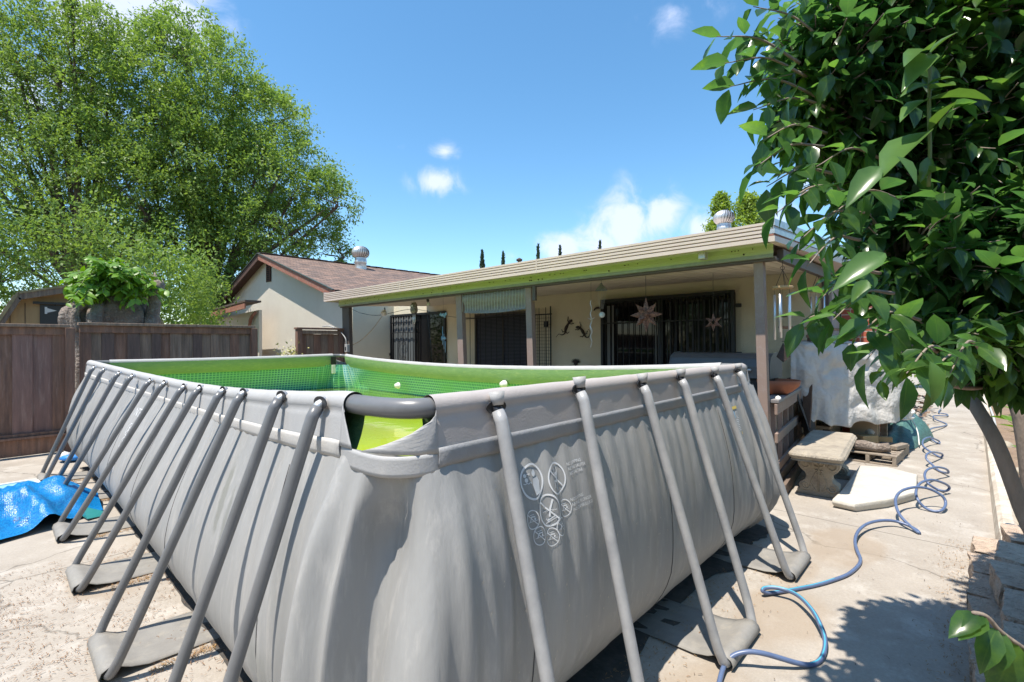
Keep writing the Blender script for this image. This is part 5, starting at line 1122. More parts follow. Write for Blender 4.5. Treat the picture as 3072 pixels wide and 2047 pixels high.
# retaining wall of split-face blocks
def block(c,sz,rot,label,seed):
    rr=random.Random(seed); n=7
    q=MB(); L_,W_,Hh=sz
    vs=[];fs=[]
    import itertools
    def disp(p,face):
        a=.030 if face in('y-','x-') else .006
        return a*(noise2(p[0]*22+seed,p[2]*22+p[1]*17,seed)+.7*noise2(p[0]*45,p[2]*45+p[1]*33,seed+1))
    M=Matrix.Rotation(rot,3,'Z')
    for face,(ua,va,fa,sg) in {'y-':(0,2,1,-1),'y+':(0,2,1,1),'x-':(1,2,0,-1),'x+':(1,2,0,1),'z+':(0,1,2,1),'z-':(0,1,2,-1)}.items():
        nu=15; nv=9; base=len(vs); dim=[L_/2,W_/2,Hh/2]
        for i in range(nu):
            for j in range(nv):
                p=[0,0,0]; p[ua]=(-1+2*i/(nu-1))*dim[ua]; p[va]=(-1+2*j/(nv-1))*dim[va]; p[fa]=sg*dim[fa]
                tap=1-.10*(p[1]+W_/2)/W_; p[0]*=tap
                e=(0<i<nu-1) and (0<j<nv-1)
                if face=='y-': p[1]-=.02*(1-(p[0]/dim[0])**2)
                dd=disp(p,face)*(1 if e else 0)
                p[fa]+=sg*dd*1.6
                q0=tuple(p); p[0]+=.022*noise2(q0[1]*9+seed,q0[2]*11,seed); p[1]+=.03*noise2(q0[0]*8,q0[2]*9+seed,seed+5)+.012*noise2(q0[0]*30,q0[2]*30,seed+6); p[2]+=.012*noise2(q0[0]*9,q0[1]*9,seed+7)
                vs.append(Vector(c)+M@Vector(p))
        for i in range(nu-1):
            for j in range(nv-1): fs.append((base+i*nv+j,base+(i+1)*nv+j,base+(i+1)*nv+j+1,base+i*nv+j+1))
    q.add(vs,fs); o=q.build('wall_block',BLOCK,org=c); tag(o,label,'concrete block','blocks of the low retaining wall'); return o
bl=[ # (px,py of near-bottom-left?) placed by ground survey along the path edge
 ((4.00,-1.60,.085),.0,'split-face block at the far end of the bottom row, beside the kerb'),
 ((3.60,-1.585,.085),.06,'bottom-row split-face block second from the kerb'),
 ((3.20,-1.575,.085),-.05,'bottom-row split-face block third from the kerb'),
 ((2.80,-1.585,.085),.04,'bottom-row split-face block fourth from the kerb'),
 ((2.40,-1.575,.085),-.03,'bottom-row split-face block fifth from the kerb'),
 ((2.00,-1.585,.085),.05,'bottom-row split-face block at the lower edge of the picture'),
 ((3.86,-1.76,.255),.10,'smooth-topped second-row block just in front of the leaning trunk'),
 ((3.42,-1.70,.255),-.10,'second-row split-face block second from the leaning trunk'),
 ((3.00,-1.68,.255),.08,'second-row split-face block third from the trunk, half shaded'),
 ((2.58,-1.70,.255),-.06,'second-row split-face block fourth from the trunk'),
 ((2.16,-1.69,.255),.06,'second-row split-face block behind the leafy sprig'),
 ((2.92,-1.86,.425),-.22,'top-row block with a broad pale top, farthest of the top row'),
 ((2.46,-1.87,.425),.14,'top-row block turned with its dark rough face to the path'),
 ((2.02,-1.84,.425),-.10,'top-row block nearest the camera at the right edge')]
for k,(c,ro_,lb) in enumerate(bl): block(c,(.405,.28,.165),ro_,lb,k+2)
# bubble cover
def bubble():
    m=bpy.data.materials.new('bubble_cover'); m.use_nodes=True; t=m.node_tree; L=t.links.new; b=t.nodes['Principled BSDF']; c=N(t,'ShaderNodeTexCoord'); v=N(t,'ShaderNodeTexVoronoi'); v.inputs['Scale'].default_value=85; v.inputs['Randomness'].default_value=.7; L(c.outputs['UV'],v.inputs[0])
    r=N(t,'ShaderNodeValToRGB'); r.color_ramp.elements[0].position=.15; r.color_ramp.elements[0].color=(.01,.27,.56,1); r.color_ramp.elements[1].position=.6; r.color_ramp.elements[1].color=(.0,.13,.38,1); L(v.outputs['Distance'],r.inputs[0]); L(r.outputs[0],b.inputs['Base Color'])
    b.inputs['Roughness'].default_value=.34; bp=N(t,'ShaderNodeBump'); bp.invert=True; bp.inputs['Strength'].default_value=.4; bp.inputs['Distance'].default_value=.008; L(v.outputs['Distance'],bp.inputs['Height']); L(bp.outputs[0],b.inputs['Normal']); return m
BUB=bubble()
def fc(i,j):
    u=i/60; v=j/50; x=-2.3+u*2.14; y0=4.22+.30*u+ .06*math.sin(u*9); y1=6.2-.25*(1-u)+.1*math.sin(u*7); y=y0+(y1-y0)*v
    h=.015+.20*math.exp(-((x+.42)/.30)**2)*math.exp(-((y-5.35)/.42)**2)+.2*math.exp(-((x+.62+.25*(y-4.8))/.10)**2)*math.exp(-((y-4.85)/.45)**2)+.17*math.exp(-((x+.95)/.22)**2)*math.exp(-((y-5.2)/.5)**2)
    h+=(.10*noise2(x*3.1+y*2,y*2.6-x*2,3)+.13*abs(noise2(x*7-y*3,y*6+x*4,4))+.06*abs(noise2(x*15,y*15,8))+.02*noise2(x*11,y*9,5)+.02)*smooth01(min(u,1-u)*7)*smooth01(min(v,1-v)*6)+.01
    w_=smooth01((u-.82)/.18); y=y*(1-w_*.45)+5.0*w_*.45
    return (x,y,max(.008,h))
T=thing('bubble_pool_cover','crumpled bright blue bubble pool cover heaped beside the pool legs','pool cover',(-.8,5.1,0)); q=MB(); q.grid(fc,61,51); q.uv=[((-2.3+i/60*2.18),4.2+j/50*2) for i in range(61) for j in range(51)]; q.build('cover_sheet',BUB,T)
q=MB(); rr=random.Random(9)
for k in range(60):
    c=Vector((-.66+rr.gauss(0,.05),4.72+rr.gauss(0,.06),0)); c.z=.10+rr.random()*.02; a=rr.uniform(0,6); q.tube([c,c+Vector((math.cos(a),math.sin(a),.2))*.03],.002,3)
tag(q.build('twig_debris',mat('dry_leaf',(.24,.16,.11,1),.9)),'small clump of dry twigs on the blue pool cover','debris',kind='stuff')
TEAL=mat('teal_sheet',(.03,.22,.22,1),.3)
T=thing('teal_plastic_sheet','thin teal plastic flap lying between the cover and the pool leg','plastic sheet',(-.1,4.6,0)); q=MB(); a=[H(230,1540,2,.02),H(250,1520,2,.10),H(315,1535,2,.03),H(300,1550,2,.01),H(262,1558,2,.02)]; q.add(a,[(0,1,2,3,4)]); q.build('sheet',TEAL,T,solid=.006)
T=thing('pool_step','pale blue and white plastic pool ladder step lying flat beyond the blue cover','pool step',(-1.3,6.5,0)); a=H(118,1447,2,.03); 
q=MB(); n_=[]
def rrect(x0,x1,y0,y1,r_,z,n=5):
    out=[]
    for sx,sy,a0 in ((x1-r_,y1-r_,0),(x0+r_,y1-r_,90),(x0+r_,y0+r_,180),(x1-r_,y0+r_,270)):
        for k in range(n): an=R(a0+90*k/(n-1)); out.append(Vector((sx+r_*math.cos(an),sy+r_*math.sin(an),z)))
    return out
rot_=Matrix.Rotation(-.0,3,'Z'); c0=Vector((-.53,6.52,0))
def tr(L_): return [c0+Matrix.Rotation(.10,3,'Z')@(p) for p in L_]
r1=tr(rrect(-1.5,0,-.17,.19,.08,.0));r2=tr(rrect(-1.5,0,-.17,.19,.08,.055));r3=tr(rrect(-1.46,-.035,-.13,.15,.06,.055));r4=tr(rrect(-1.46,-.035,-.13,.15,.06,.04)); n=20
q.add(r1+r2+r3+r4,[(i+a*n,(i+1)%n+a*n,(i+1)%n+(a+1)*n,i+(a+1)*n) for a in range(3) for i in range(n)]); q.build('rim',WHITEP,T,bev=.004)
q=MB(); q.add(r4,[tuple(range(n))]); o=q.build('tread',mat('pale_blue_plastic',(.18,.42,.62,1),.4,(.28,.5,.66,1),3,.3),T); 
q=MB(); c=c0+Vector((-.3,-.185,.03)); q.lathe(c,[(.02,0),(.02,-.012),(.01,-.012),(.01,0)],12,'Y'); q.build('bolt_hole',GALV,T)
c=H(222,1372,2,.05); T=thing('pool_toy','small blue and white plastic float by the fence post, behind the pool','float',c); q=MB(); q.lathe(c,[(0,-.045),(.12,-.03),(.17,0),(.13,.045),(0,.06)],16); q.build('float',mat('float_blue',(.03,.22,.62,1),.4),T); q=MB(); q.lathe(c+Vector((-.09,.05,.03)),[(0,-.05),(.08,-.03),(.09,.02),(0,.06)],12); q.build('float_cap',WHITEP,T)
# leaf litter and grit
def litter(name,label,n,fn,ln,m,seed):
    rr=random.Random(seed); q=MB()
    for k in range(n):
        x,y=fn(rr); a=rr.uniform(0,6.28); L_=ln*rr.uniform(.4,1.3); w_=.0012*rr.uniform(.6,1.6); d=Vector((math.cos(a),math.sin(a),0)); e=Vector((-d.y,d.x,0)); c=Vector((x,y,.004+.006*rr.random())); bnd=e*L_*rr.uniform(-.3,.3)+Vector((0,0,.004))
        q.add([c-d*L_-e*w_,c-d*L_+e*w_,c+bnd+e*w_,c+bnd-e*w_,c+d*L_+e*w_,c+d*L_-e*w_],[(0,1,2,3),(3,2,4,5)])
    tag(q.build(name,m),label,'debris',kind='stuff')
def l1(rr):
    while True:
        x=rr.uniform(-1.6,.1); y=rr.uniform(.5,3.6)
        den=.18+max(0,noise2(x*3.5,y*3.5,2)*1.7)+.55*math.exp(-((x+.95)/.35)**2-((y-2.6)/.6)**2)
        if rr.random()<den: return x,y
litter('catkin_litter','thin brown tree litter scattered on the concrete left of the pool',5200,l1,.011,mat('litter_brown',(.20,.105,.06,1),.9,(.28,.17,.09,1),30,.5),4)
def l2(rr):
    k=rr.random()
    if k<.5: 
        u=rr.randrange(1,6); return -.05-.3*rr.random(),.61+1.22*u-.27+rr.gauss(0,.025)
    if k<.75: return rr.uniform(.3,3.4),-.12-abs(rr.gauss(0,.18))
    return rr.uniform(1.5,4.5),-1.38+rr.gauss(0,.07)
litter('dry_leaf_litter','dry yellow-brown leaf crumbs caught along the foot straps and path edge',2600,l2,.010,mat('litter_tan',(.38,.24,.10,1),.9,(.22,.12,.06,1),30,.5),6)
def l3(rr): return rr.uniform(-1.6,12),rr.choice((rr.uniform(-1.5,-.4),rr.uniform(4,8.6)))
litter('twig_litter','sparse twigs and specks over the patio and path',800,l3,.012,mat('litter_grey',(.16,.12,.09,1),.9),8)
DAMP=mat('damp_soil',(.27,.20,.135,1),.95,(.18,.135,.095,1),8,.3,.8,70,bdist=.01)
def patch(pts,name,label,z,m,seed=0):
    C=sum((Vector((x,y,0)) for x,y in pts),Vector())/len(pts); P_=bez([(x,y,0) for x,y in pts+[pts[0]]],6)[:-1]; q=MB(); n=len(P_); vs=[Vector((p[0],p[1],0))+Vector(((.03)*noise1(i*1.7,seed),.03*noise1(i*1.9,seed+4),z)) for i,p in enumerate(P_)]; q.add(vs+[Vector((C.x,C.y,z+.002))],[(i,(i+1)%n,n) for i in range(n)]); o=q.build(name,m); o['kind']='structure'; return o
def hp2(l): return [tuple(H(x,y,2,0)[:2]) for x,y in l]
0 and patch(hp2([(2390,1715),(2470,1690),(2530,1700),(2560,1740),(2480,1775),(2400,1790),(2330,1800),(2230,1750),(2120,1745),(2200,1700)]),'damp_stain','', .0045,mat('damp_concrete',(.30,.235,.165,1),.9,(.38,.32,.25,1),6,.3,.4,80))
0 and patch(hp2([(2200,1880),(2290,1880),(2320,1930),(2280,1990),(2240,2046),(2100,2046),(1950,2040),(1900,1960),(2020,1900)]),'damp_stain_two','', .005,mat('damp_concrete',(.30,.235,.165,1),.9))
# ---------------------------------------------------------------- foliage helpers
def leafmesh(name,centers,dirs,ups,lens,wr,m,parent,bend=.15,stations=2,fold=.0):
    """numpy leaves: each a pointed quad strip. centers = leaf base"""
    n=len(centers); C=np.array(centers,dtype=np.float64);D=np.array(dirs);U=np.array(ups);Ls=np.array(lens)[:,None]
    D/=np.linalg.norm(D,axis=1,keepdims=True)+1e-9; Sd=np.cross(D,U); Sd/=np.linalg.norm(Sd,axis=1,keepdims=True)+1e-9; Up=np.cross(Sd,D)
    if stations==2:
        P=[C, C+D*Ls*.45+Sd*Ls*wr*.5+Up*Ls*fold*.5, C+D*Ls-Up*Ls*bend, C+D*Ls*.45-Sd*Ls*wr*.5+Up*Ls*fold*.5]
        V=np.stack(P,axis=1).reshape(-1,3); nv=4; F_=np.arange(n)[:,None]*4+np.array([[0,1,2,3]]); nf=1
        fsz=4
    else:
        bnd=bend*rng.uniform(.2,2.0,(n,1)); crl=rng.normal(0,.07,(n,1)); T=[0,.14,.36,.62,.84,1.0]; Wd=[.04,.55,1.0,.86,.42,.0]; rows=[]; k=len(T)
        for t,w_ in zip(T,Wd):
            mid=C+D*Ls*t-Up*Ls*bnd*t*t+Sd*Ls*crl*t*t; sd=Sd*Ls*wr*.5*w_; lift=Up*Ls*wr*.5*w_*fold
            rows+= [mid+sd+lift,mid,mid-sd+lift]
        V=np.stack(rows,axis=1).reshape(-1,3); nv=3*k; base=np.arange(n)[:,None,None]*nv
        f=[]
        for i in range(k-1): f+=[[3*i,3*i+1,3*i+4,3*i+3],[3*i+1,3*i+2,3*i+5,3*i+4]]
        F_=(base+np.array(f)[None]).reshape(-1,4)
    F_=F_.reshape(-1,4); V=V-np.array(ORG[parent.name])
    me=bpy.data.meshes.new(name); me.vertices.add(len(V)); me.vertices.foreach_set('co',V.ravel()); me.loops.add(F_.size); me.loops.foreach_set('vertex_index',F_.ravel().astype(np.int32)); me.polygons.add(len(F_)); me.polygons.foreach_set('loop_start',np.arange(0,F_.size,4,dtype=np.int32)); me.polygons.foreach_set('loop_total',np.full(len(F_),4,dtype=np.int32))
    if stations!=2: me.polygons.foreach_set('use_smooth',np.ones(len(F_),dtype=bool))
    me.update(); me.validate()
    if stations!=2:
        ul=me.uv_layers.new(name='UVMap'); uvv=np.tile(np.array([[ (0,t),(.5,t),(1,t)] for t in T]).reshape(-1,2),(n,1)); rnd=np.repeat(rng.random(n),nv)
        idx=np.zeros(len(me.loops),dtype=np.int32); me.loops.foreach_get('vertex_index',idx); ul.data.foreach_set('uv',uvv[idx].astype(np.float32).ravel())
    me.materials.append(m); o=bpy.data.objects.new(name,me); sc.collection.objects.link(o); o.parent=parent; ORG[o.name]=ORG[parent.name]; return o
def limb(q,pts,r0,r1,n=8): P=bez(pts,5); k=len(P); q.tube(P,[r0+(r1-r0)*i/(k-1) for i in range(k)],n)
# ---------------------------------------------------------------- big trees behind the fence
def bigtree(label,depth,blobs,trunk,m,seed,n_spray,lpers,leaf,group='tall trees behind the fence'):
    rg=np.random.default_rng(seed); base=HD(*trunk[0],depth); base.z=0
    T=thing('tall_tree',label,'tree',base,group); q=MB(); tops=[HD(x,y,depth+dz) for x,y,dz in trunk[1]]
    mid=base+Vector((0,0,3.2)); limb(q,[base,base+Vector((.1,0,1.6)),mid],.34,.26,12)
    E=[]
    for (x,y,r,dd) in blobs: c=HD(x,y,depth+dd); E.append((c,.9*r/F*(depth+dd)))
    for t in tops: 
        limb(q,[mid,mid.lerp(t,.35)+Vector((0,0,.5)),mid.lerp(t,.7)+Vector((.2,.1,.4)),t],.17,.03,7)
    for c,r in E:
        for k in range(9):
            d=Vector(rg.normal(size=3)).normalized(); e=c+d*r*.8; s_=c-Vector((0,0,r*.5)); limb(q,[mid,s_,s_.lerp(e,.5)+Vector((0,0,.2*r)),e],.045,.008,5)
    C=[];D=[];U=[];Ls=[]
    vol=np.array([r**2 for c,r in E]); vol/=vol.sum()
    for k in range(n_spray):
        c,r=E[rg.choice(len(E),p=vol)]; d=rg.normal(size=3); d/=np.linalg.norm(d); rad=r*(rg.uniform(.35,1.0)**.45)*(1+.16*noise2(d[0]*3+seed,d[2]*3+d[1]*2,seed))
        if rg.random()<.35: d[2]=abs(d[2])
        if rg.random()<.07: rad*=1.18
        p=np.array(c)+d*rad*np.array([1,1,1.05])
        if p[2]<1.5: continue
        # drooping spray: starts up/outward and falls
        dr=d*.7+np.array([0,0,.55])+rg.normal(size=3)*.35; dr/=np.linalg.norm(dr); L_=rg.uniform(.7,1.5)*r/4.0*1.0+.35
        t=rg.random(lpers)**.8; drop=rg.uniform(.3,.9)
        pos=p+np.outer(t*L_,dr)-np.outer((t**2)*L_*drop,[0,0,1])+rg.normal(size=(lpers,3))*(.05+.11*t[:,None])*(1 if L_<1 else 1.2)
        dd=dr*.5+rg.normal(size=(lpers,3))*.8+np.array([0,0,-.45])
        C.append(pos);D.append(dd);U.append(rg.normal(size=(lpers,3))*.6+np.array([-.2,0,1.0]));Ls.append(leaf*rg.uniform(.6,1.4,lpers))
        if k%3==0: 
            pp=[Vector(p+dr*L_*t_-np.array([0,0,1])*(t_**2)*L_*drop) for t_ in (0,.4,.8)]; q.tube(pp,[.012,.008,.003],4)
    q.build('trunk',BARK,T); leafmesh('crown',np.concatenate(C),np.concatenate(D),np.concatenate(U),np.concatenate(Ls),.42,m,T,.12); return T
bigtree('tall airy green tree directly behind the gable wing, its crown reaching right over the roof',22,[(560,330,250,0),(700,450,230,1),(820,600,200,0),(900,700,130,1),(620,620,260,1.5),(480,520,260,-1),(740,760,170,0),(600,800,180,-1),(980,610,90,0),(800,380,110,0),(560,160,120,0),(1000,760,70,1),(690,880,110,-1.5),(480,120,70,0)],((640,900),[(560,150,0),(700,250,0),(850,500,0),(960,640,0),(620,450,1),(450,300,0),(800,700,0)]),LEAFT,11,2150,62,.15)
bigtree('tall airy green tree at the left edge, behind the gambrel shed',19,[(60,330,230,0),(180,200,190,0),(300,330,230,1),(100,560,260,1),(280,600,250,0),(0,780,200,0),(200,800,190,1),(380,780,150,0),(60,180,140,0),(280,120,110,1),(430,600,170,0),(-150,500,300,0),(-200,200,200,0),(220,60,70,0)],((250,900),[(60,200,0),(200,120,0),(320,300,1),(100,500,0),(-100,400,0),(300,600,0)]),LEAFT2,23,1900,62,.13)
# far right pale tree, cypresses
b=HD(2230,1000,26); T=thing('round_tree','small bright yellow-green tree beyond the roof, behind the right turbine vent','tree',(b.x,b.y,0)); q=MB(); limb(q,[(b.x,b.y,0),(b.x,b.y,3),(b.x+.2,b.y,5.5)],.25,.1); q.build('trunk',BARK,T)
C=[];D=[];Ls=[];rg=np.random.default_rng(5)
for (x,y,r) in ((2225,680,62),(2265,665,40),(2190,690,50),(2240,620,34),(2160,625,22),(2150,690,35),(2290,690,30),(2215,730,70),(2165,600,12),(2242,600,14)):
    c=np.array(HD(x,y,26)); rr_=r/F*26
    for k in range(46): d=rg.normal(size=3); d/=np.linalg.norm(d); C.append(c+d*rr_*rg.uniform(.5,1.0)+rg.normal(size=(34,3))*.13)
C=np.concatenate(C); leafmesh('crown',C,rg.normal(size=C.shape)+np.array([0,0,-.2]),rg.normal(size=C.shape)*.6+np.array([0,0,1]),.17*rg.uniform(.6,1.3,len(C)),.5,LEAFP,T,.1)
def cypress(px,ptop,wpx,label):
    d=60; b=HD(px,1030,d); t=HD(px,ptop,d); T=thing('cypress_tree',label,'cypress',(b.x,b.y,0),'cypress tips beyond the roof'); q=MB(); q.tube([(b.x,b.y,0),(b.x,b.y,t.z*.8)],[.2,.05],6); q.build('trunk',BARK,T)
    rg=np.random.default_rng(int(px)); n=2600; z=rg.random(n)**.8*t.z; ra=wpx/F*d*.5*np.clip((t.z-z)/1.6,0,1)**.6; a=rg.random(n)*6.28; rr_=ra*rg.uniform(.5,1,n)
    C=np.stack([b.x+rr_*np.cos(a),b.y+rr_*np.sin(a),z],1); leafmesh('crown',C,rg.normal(size=C.shape)*.25+np.array([0,0,1]),rg.normal(size=C.shape),.35*rg.uniform(.6,1.3,n),.35,CYP,T,.0)
cypress(1448,755,13,'leftmost and tallest cypress tip showing over the tan gutter'); cypress(1511,760,9,'second cypress tip from the left over the tan gutter'); cypress(1616,738,9,'cypress tip just right of the rusty vent pipe'); cypress(1682,742,8,'second cypress tip right of the rusty vent pipe'); cypress(1802,728,8,'rightmost small cypress tip over the tan gutter')
# ---------------------------------------------------------------- shed, stump, sucker leaves
yS=11.5
T=thing('garden_shed','plywood garden shed with a gambrel roof behind the fence at the left edge','shed',(0,yS,0))
def s(px,py): return H(px,py,1,yS)
o1=[s(-40,1000),s(0,965),s(55,893),s(225,872),s(420,895),s(470,960),s(480,1000)]
q=MB(); fr=[Vector((p.x,yS,p.z)) for p in o1]; n=len(fr); q.add([Vector((fr[0].x,yS,0))]+fr+[Vector((fr[-1].x,yS,0))],[tuple(range(n+2))]); 
q.build('front_wall',PLY,T,solid=.03)
for k in range(5): 
    p=s(30+k*45,900); q=MB(); q.box((p.x-.006,yS-.022,0),(p.x+.006,yS-.016,2.45)); q.build('siding_groove',mat('groove_dark',(.12,.08,.05,1),.9),T)
q=MB(); P=[s(-10,985),s(52,893),s(225,868),s(420,893),s(482,985)]
for a,b in zip(P,P[1:]): q.beam(Vector((a.x,yS-.22,a.z)),Vector((b.x,yS-.22,b.z)),.05,.12)
q.build('barge_board',FENCEG,T,bev=.004)
q=MB()
for a,b in zip(P,P[1:]): q.add([(a.x,yS-.26,a.z+.07),(b.x,yS-.26,b.z+.07),(b.x,yS+2.6,b.z+.07),(a.x,yS+2.6,a.z+.07)],[(0,1,2,3)])
q.build('roof',mat('mossy_roof',(.42,.33,.16,1),.95,(.22,.17,.10,1),9,.3,.8,30),T,solid=.04)
a=s(120,915);b=s(230,990); q=MB(); q.box((a.x,yS-.05,0),(b.x+.3,yS-.02,a.z)); dr=q.build('door',mat('dark_green_paint',(.055,.055,.05,1),.6),T)
a=s(98,905);b=s(215,917); q=MB(); q.box((a.x,yS-.09,b.z-.0),(b.x+.3,yS-.055,a.z)); q.build('door_header',mat('dark_green_paint',(.055,.055,.05,1),.6),dr)
a=s(134,925);b=s(170,940); q=MB(); q.box((a.x,yS-.065,b.z-.02),(a.x+.03,yS-.055,a.z+.02)); q.add([(a.x+.03,yS-.06,a.z-.0),(b.x,yS-.06,(a.z+b.z)/2),(a.x+.03,yS-.06,b.z)],[(0,2,1)]); q.build('hinge',WHITEP,dr,solid=.008)
yT=9.9; T=thing('tree_stump','wide gnarled grey tree stump with an upright broken limb, behind the fence','tree stump',(.7,yT,0)); q=MB()
c0=H(345,960,1,yT)
def fs(i,j):
    a=2*math.pi*i/64; t=j/14; z=t*(2.55); r=.54+.08*math.sin(a*5+1)+.10*noise2(math.cos(a)*4,math.sin(a)*4+z*2.2,6)+.14*noise2(math.cos(a)*9,math.sin(a)*9+z*4,7)+.10*noise2(math.cos(a)*21,math.sin(a)*21+z*11,8); r*=1+.25*smooth01((z-1.7)/.5)
    zz=z+(.16*noise2(math.cos(a)*3,math.sin(a)*3,2)+.22*noise2(math.cos(a)*8,math.sin(a)*8,3))*t
    if j==14: r*=.55
    return (c0.x+r*math.cos(a)*1.0,yT+.45+r*.7*math.sin(a),zz)
q.grid(fs,64,15,closeu=True); q.build('stump',STUMP,T,sub=1)
q=MB(); L0=[H(445,1000,1,yT+.1),H(460,930,1,yT+.1),H(468,880,1,yT+.1),H(482,838,1,yT+.1)]; q.tube(bez(L0,4),[.15,.14,.13,.12,.12,.11,.11,.11,.12,.12,.11,.10,.03],10)
q.tube([L0[3]+Vector((-.05,0,-.1)),L0[3]+Vector((-.10,0,.12))],[.06,.01],6); q.build('broken_limb',STUMP,T)
q=MB(); q.tube(bez([H(285,1000,1,yT),H(283,950,1,yT-.05),H(292,915,1,yT+.1)],4),[.12]*9,9); q.tube(bez([H(240,990,1,yT),H(225,940,1,yT),H(250,915,1,yT)],4),[.06]*9,8); q.build('bark_ridge',STUMP,T)
T=thing('sucker_shoots','bright green broad-leaved shoots sprouting from the grey stump','plant',(.7,yT,2.3)); rg=np.random.default_rng(8); q=MB(); C=[];D=[];Ls=[]
for k in range(125):
    a=rg.uniform(0,2*math.pi); px=345+rg.normal()*55; tip=HD(float(np.clip(345+rg.normal()*78,205,485)),float(rg.uniform(768,905)),0.001)
    tx=float(np.clip(335+rg.normal()*78,200,500)); hmax=770+abs(tx-345)**1.5*.035+45*noise1(tx*.05,3); ty=rg.uniform(hmax,915); tip=H(tx,float(ty),1,yT+rg.uniform(-.5,.6)); b0=Vector((c0.x+rg.normal()*.2,yT+.3,2.45)); midp=b0.lerp(tip,.55)+Vector((0,0,.25)); P_=bez([b0,midp,tip],7); q.tube(P_,.008,4)
    for i in range(3,len(P_)):
        for s_ in(-1,1):
            if rg.random()<.75: d=Vector(P_[i]-P_[i-1]).normalized(); sd=Vector((-d.y,d.x,0)).normalized() if abs(d.z)<.99 else Vector((1,0,0)); C.append(np.array(P_[i])); D.append(np.array(sd*s_+d*.5)+rg.normal(size=3)*.3+np.array([0,-.3,-.35])); Ls.append(.15*rg.uniform(.5,1.2))
C=np.array(C);D=np.array(D); q.build('stem',mat('green_stem',(.12,.16,.05,1),.6),T); leafmesh('foliage',C,D,rg.normal(size=C.shape)*.35+np.array([0,-.2,1]),Ls,.55,LEAFY,T,.25,6,.15)
# small shrub by the gate
p=H(878,1060,1,9.4); T=thing('variegated_shrub','small yellow-leaved shrub against the stucco wing, left of the gate','shrub',(p.x,p.y,0)); rg=np.random.default_rng(9); C=rg.normal(size=(420,3))*np.array([.16,.12,.16])+np.array([p.x,p.y,1.32]); leafmesh('foliage',C,rg.normal(size=C.shape),rg.normal(size=C.shape)+np.array([0,0,1]),.07*rg.uniform(.6,1.3,len(C)),.45,mat('yellow_leaf',(.40,.42,.12,1),.5,(.55,.50,.22,1),9,.4),T,.1)
q=MB(); q.tube([(p.x,p.y,0),(p.x,p.y,1.3)],.02,6); q.build('stem',BARK,T)
# ---------------------------------------------------------------- near tree on the right
m=LEAFN; t_=m.node_tree; bb=t_.nodes['Principled BSDF']; Lk=t_.links.new
uv=N(t_,'ShaderNodeUVMap'); sx=N(t_,'ShaderNodeSeparateXYZ'); Lk(uv.outputs[0],sx.inputs[0]); a1=N(t_,'ShaderNodeMath',operation='SUBTRACT'); Lk(sx.outputs[0],a1.inputs[0]); a1.inputs[1].default_value=.5; a2=N(t_,'ShaderNodeMath',operation='ABSOLUTE'); Lk(a1.outputs[0],a2.inputs[0]); a3=N(t_,'ShaderNodeMapRange'); Lk(a2.outputs[0],a3.inputs[0]); a3.inputs[1].default_value=.0; a3.inputs[2].default_value=.045; a3.inputs[3].default_value=.75; a3.inputs[4].default_value=0
src=bb.inputs['Base Color'].links[0].from_socket; xm=N(t_,'ShaderNodeMixRGB'); Lk(a3.outputs[0],xm.inputs[0]); Lk(src,xm.inputs[1]); xm.inputs[2].default_value=(.12,.21,.04,1); Lk(xm.outputs[0],bb.inputs['Base Color'])
TB=Vector((2.25,-1.72,0))
T=thing('broadleaf_tree','large glossy dark-leaved tree close to the camera, filling the right side','tree',TB); rg=np.random.default_rng(31)
q=MB()
kb=HD(3120,1720,1.95); kb.z=0.0
trunk=[Vector((kb.x+.12,kb.y-.05,0)),HD(3130,1720,1.95),HD(3062,1520,2.0),HD(2990,1330,2.05),HD(2925,1215,2.15),HD(2880,1130,2.3),HD(2850,1000,2.4)]
P_=bez(trunk,6); q.tube(P_,[.029-.0001*i for i in range(len(P_))],12)
limbs=[([(3180,1500,2.3),(3120,1250,2.2),(3040,1100,2.1),(2990,960,2.1),(2930,800,2.05),(2880,640,2.0),(2800,500,1.9)],.055,.02),
([(2990,960,2.1),(3010,700,2.2),(2990,400,2.2),(2985,100,2.2),(3000,-200,2.2)],.042,.028),
([(2880,640,2.0),(2900,560,2.1),(2780,430,2.0),(2700,300,1.9),(2600,190,1.8)],.022,.008),
([(3060,1130,2.1),(2960,1010,1.9),(2830,880,1.7),(2790,860,1.6)],.02,.01),
([(2990,450,2.2),(3040,380,2.1),(3130,300,2.0)],.02,.012),([(2985,250,2.2),(3100,120,2.1)],.022,.014),([(2990,330,2.2),(2900,200,2.0),(2750,60,1.8)],.02,.008),
([(3072,1190,2.0),(3000,1160,1.9),(2900,1165,1.7),(2780,1140,1.5)],.012,.005)]
for k_,(pts,ra,rb_) in enumerate(limbs): limb(q,([Vector((kb.x+.2,kb.y-.12,0))] if k_==0 else [])+[HD(*p) for p in pts],ra,rb_,8)
C=[];D=[];U=[];Ls=[]
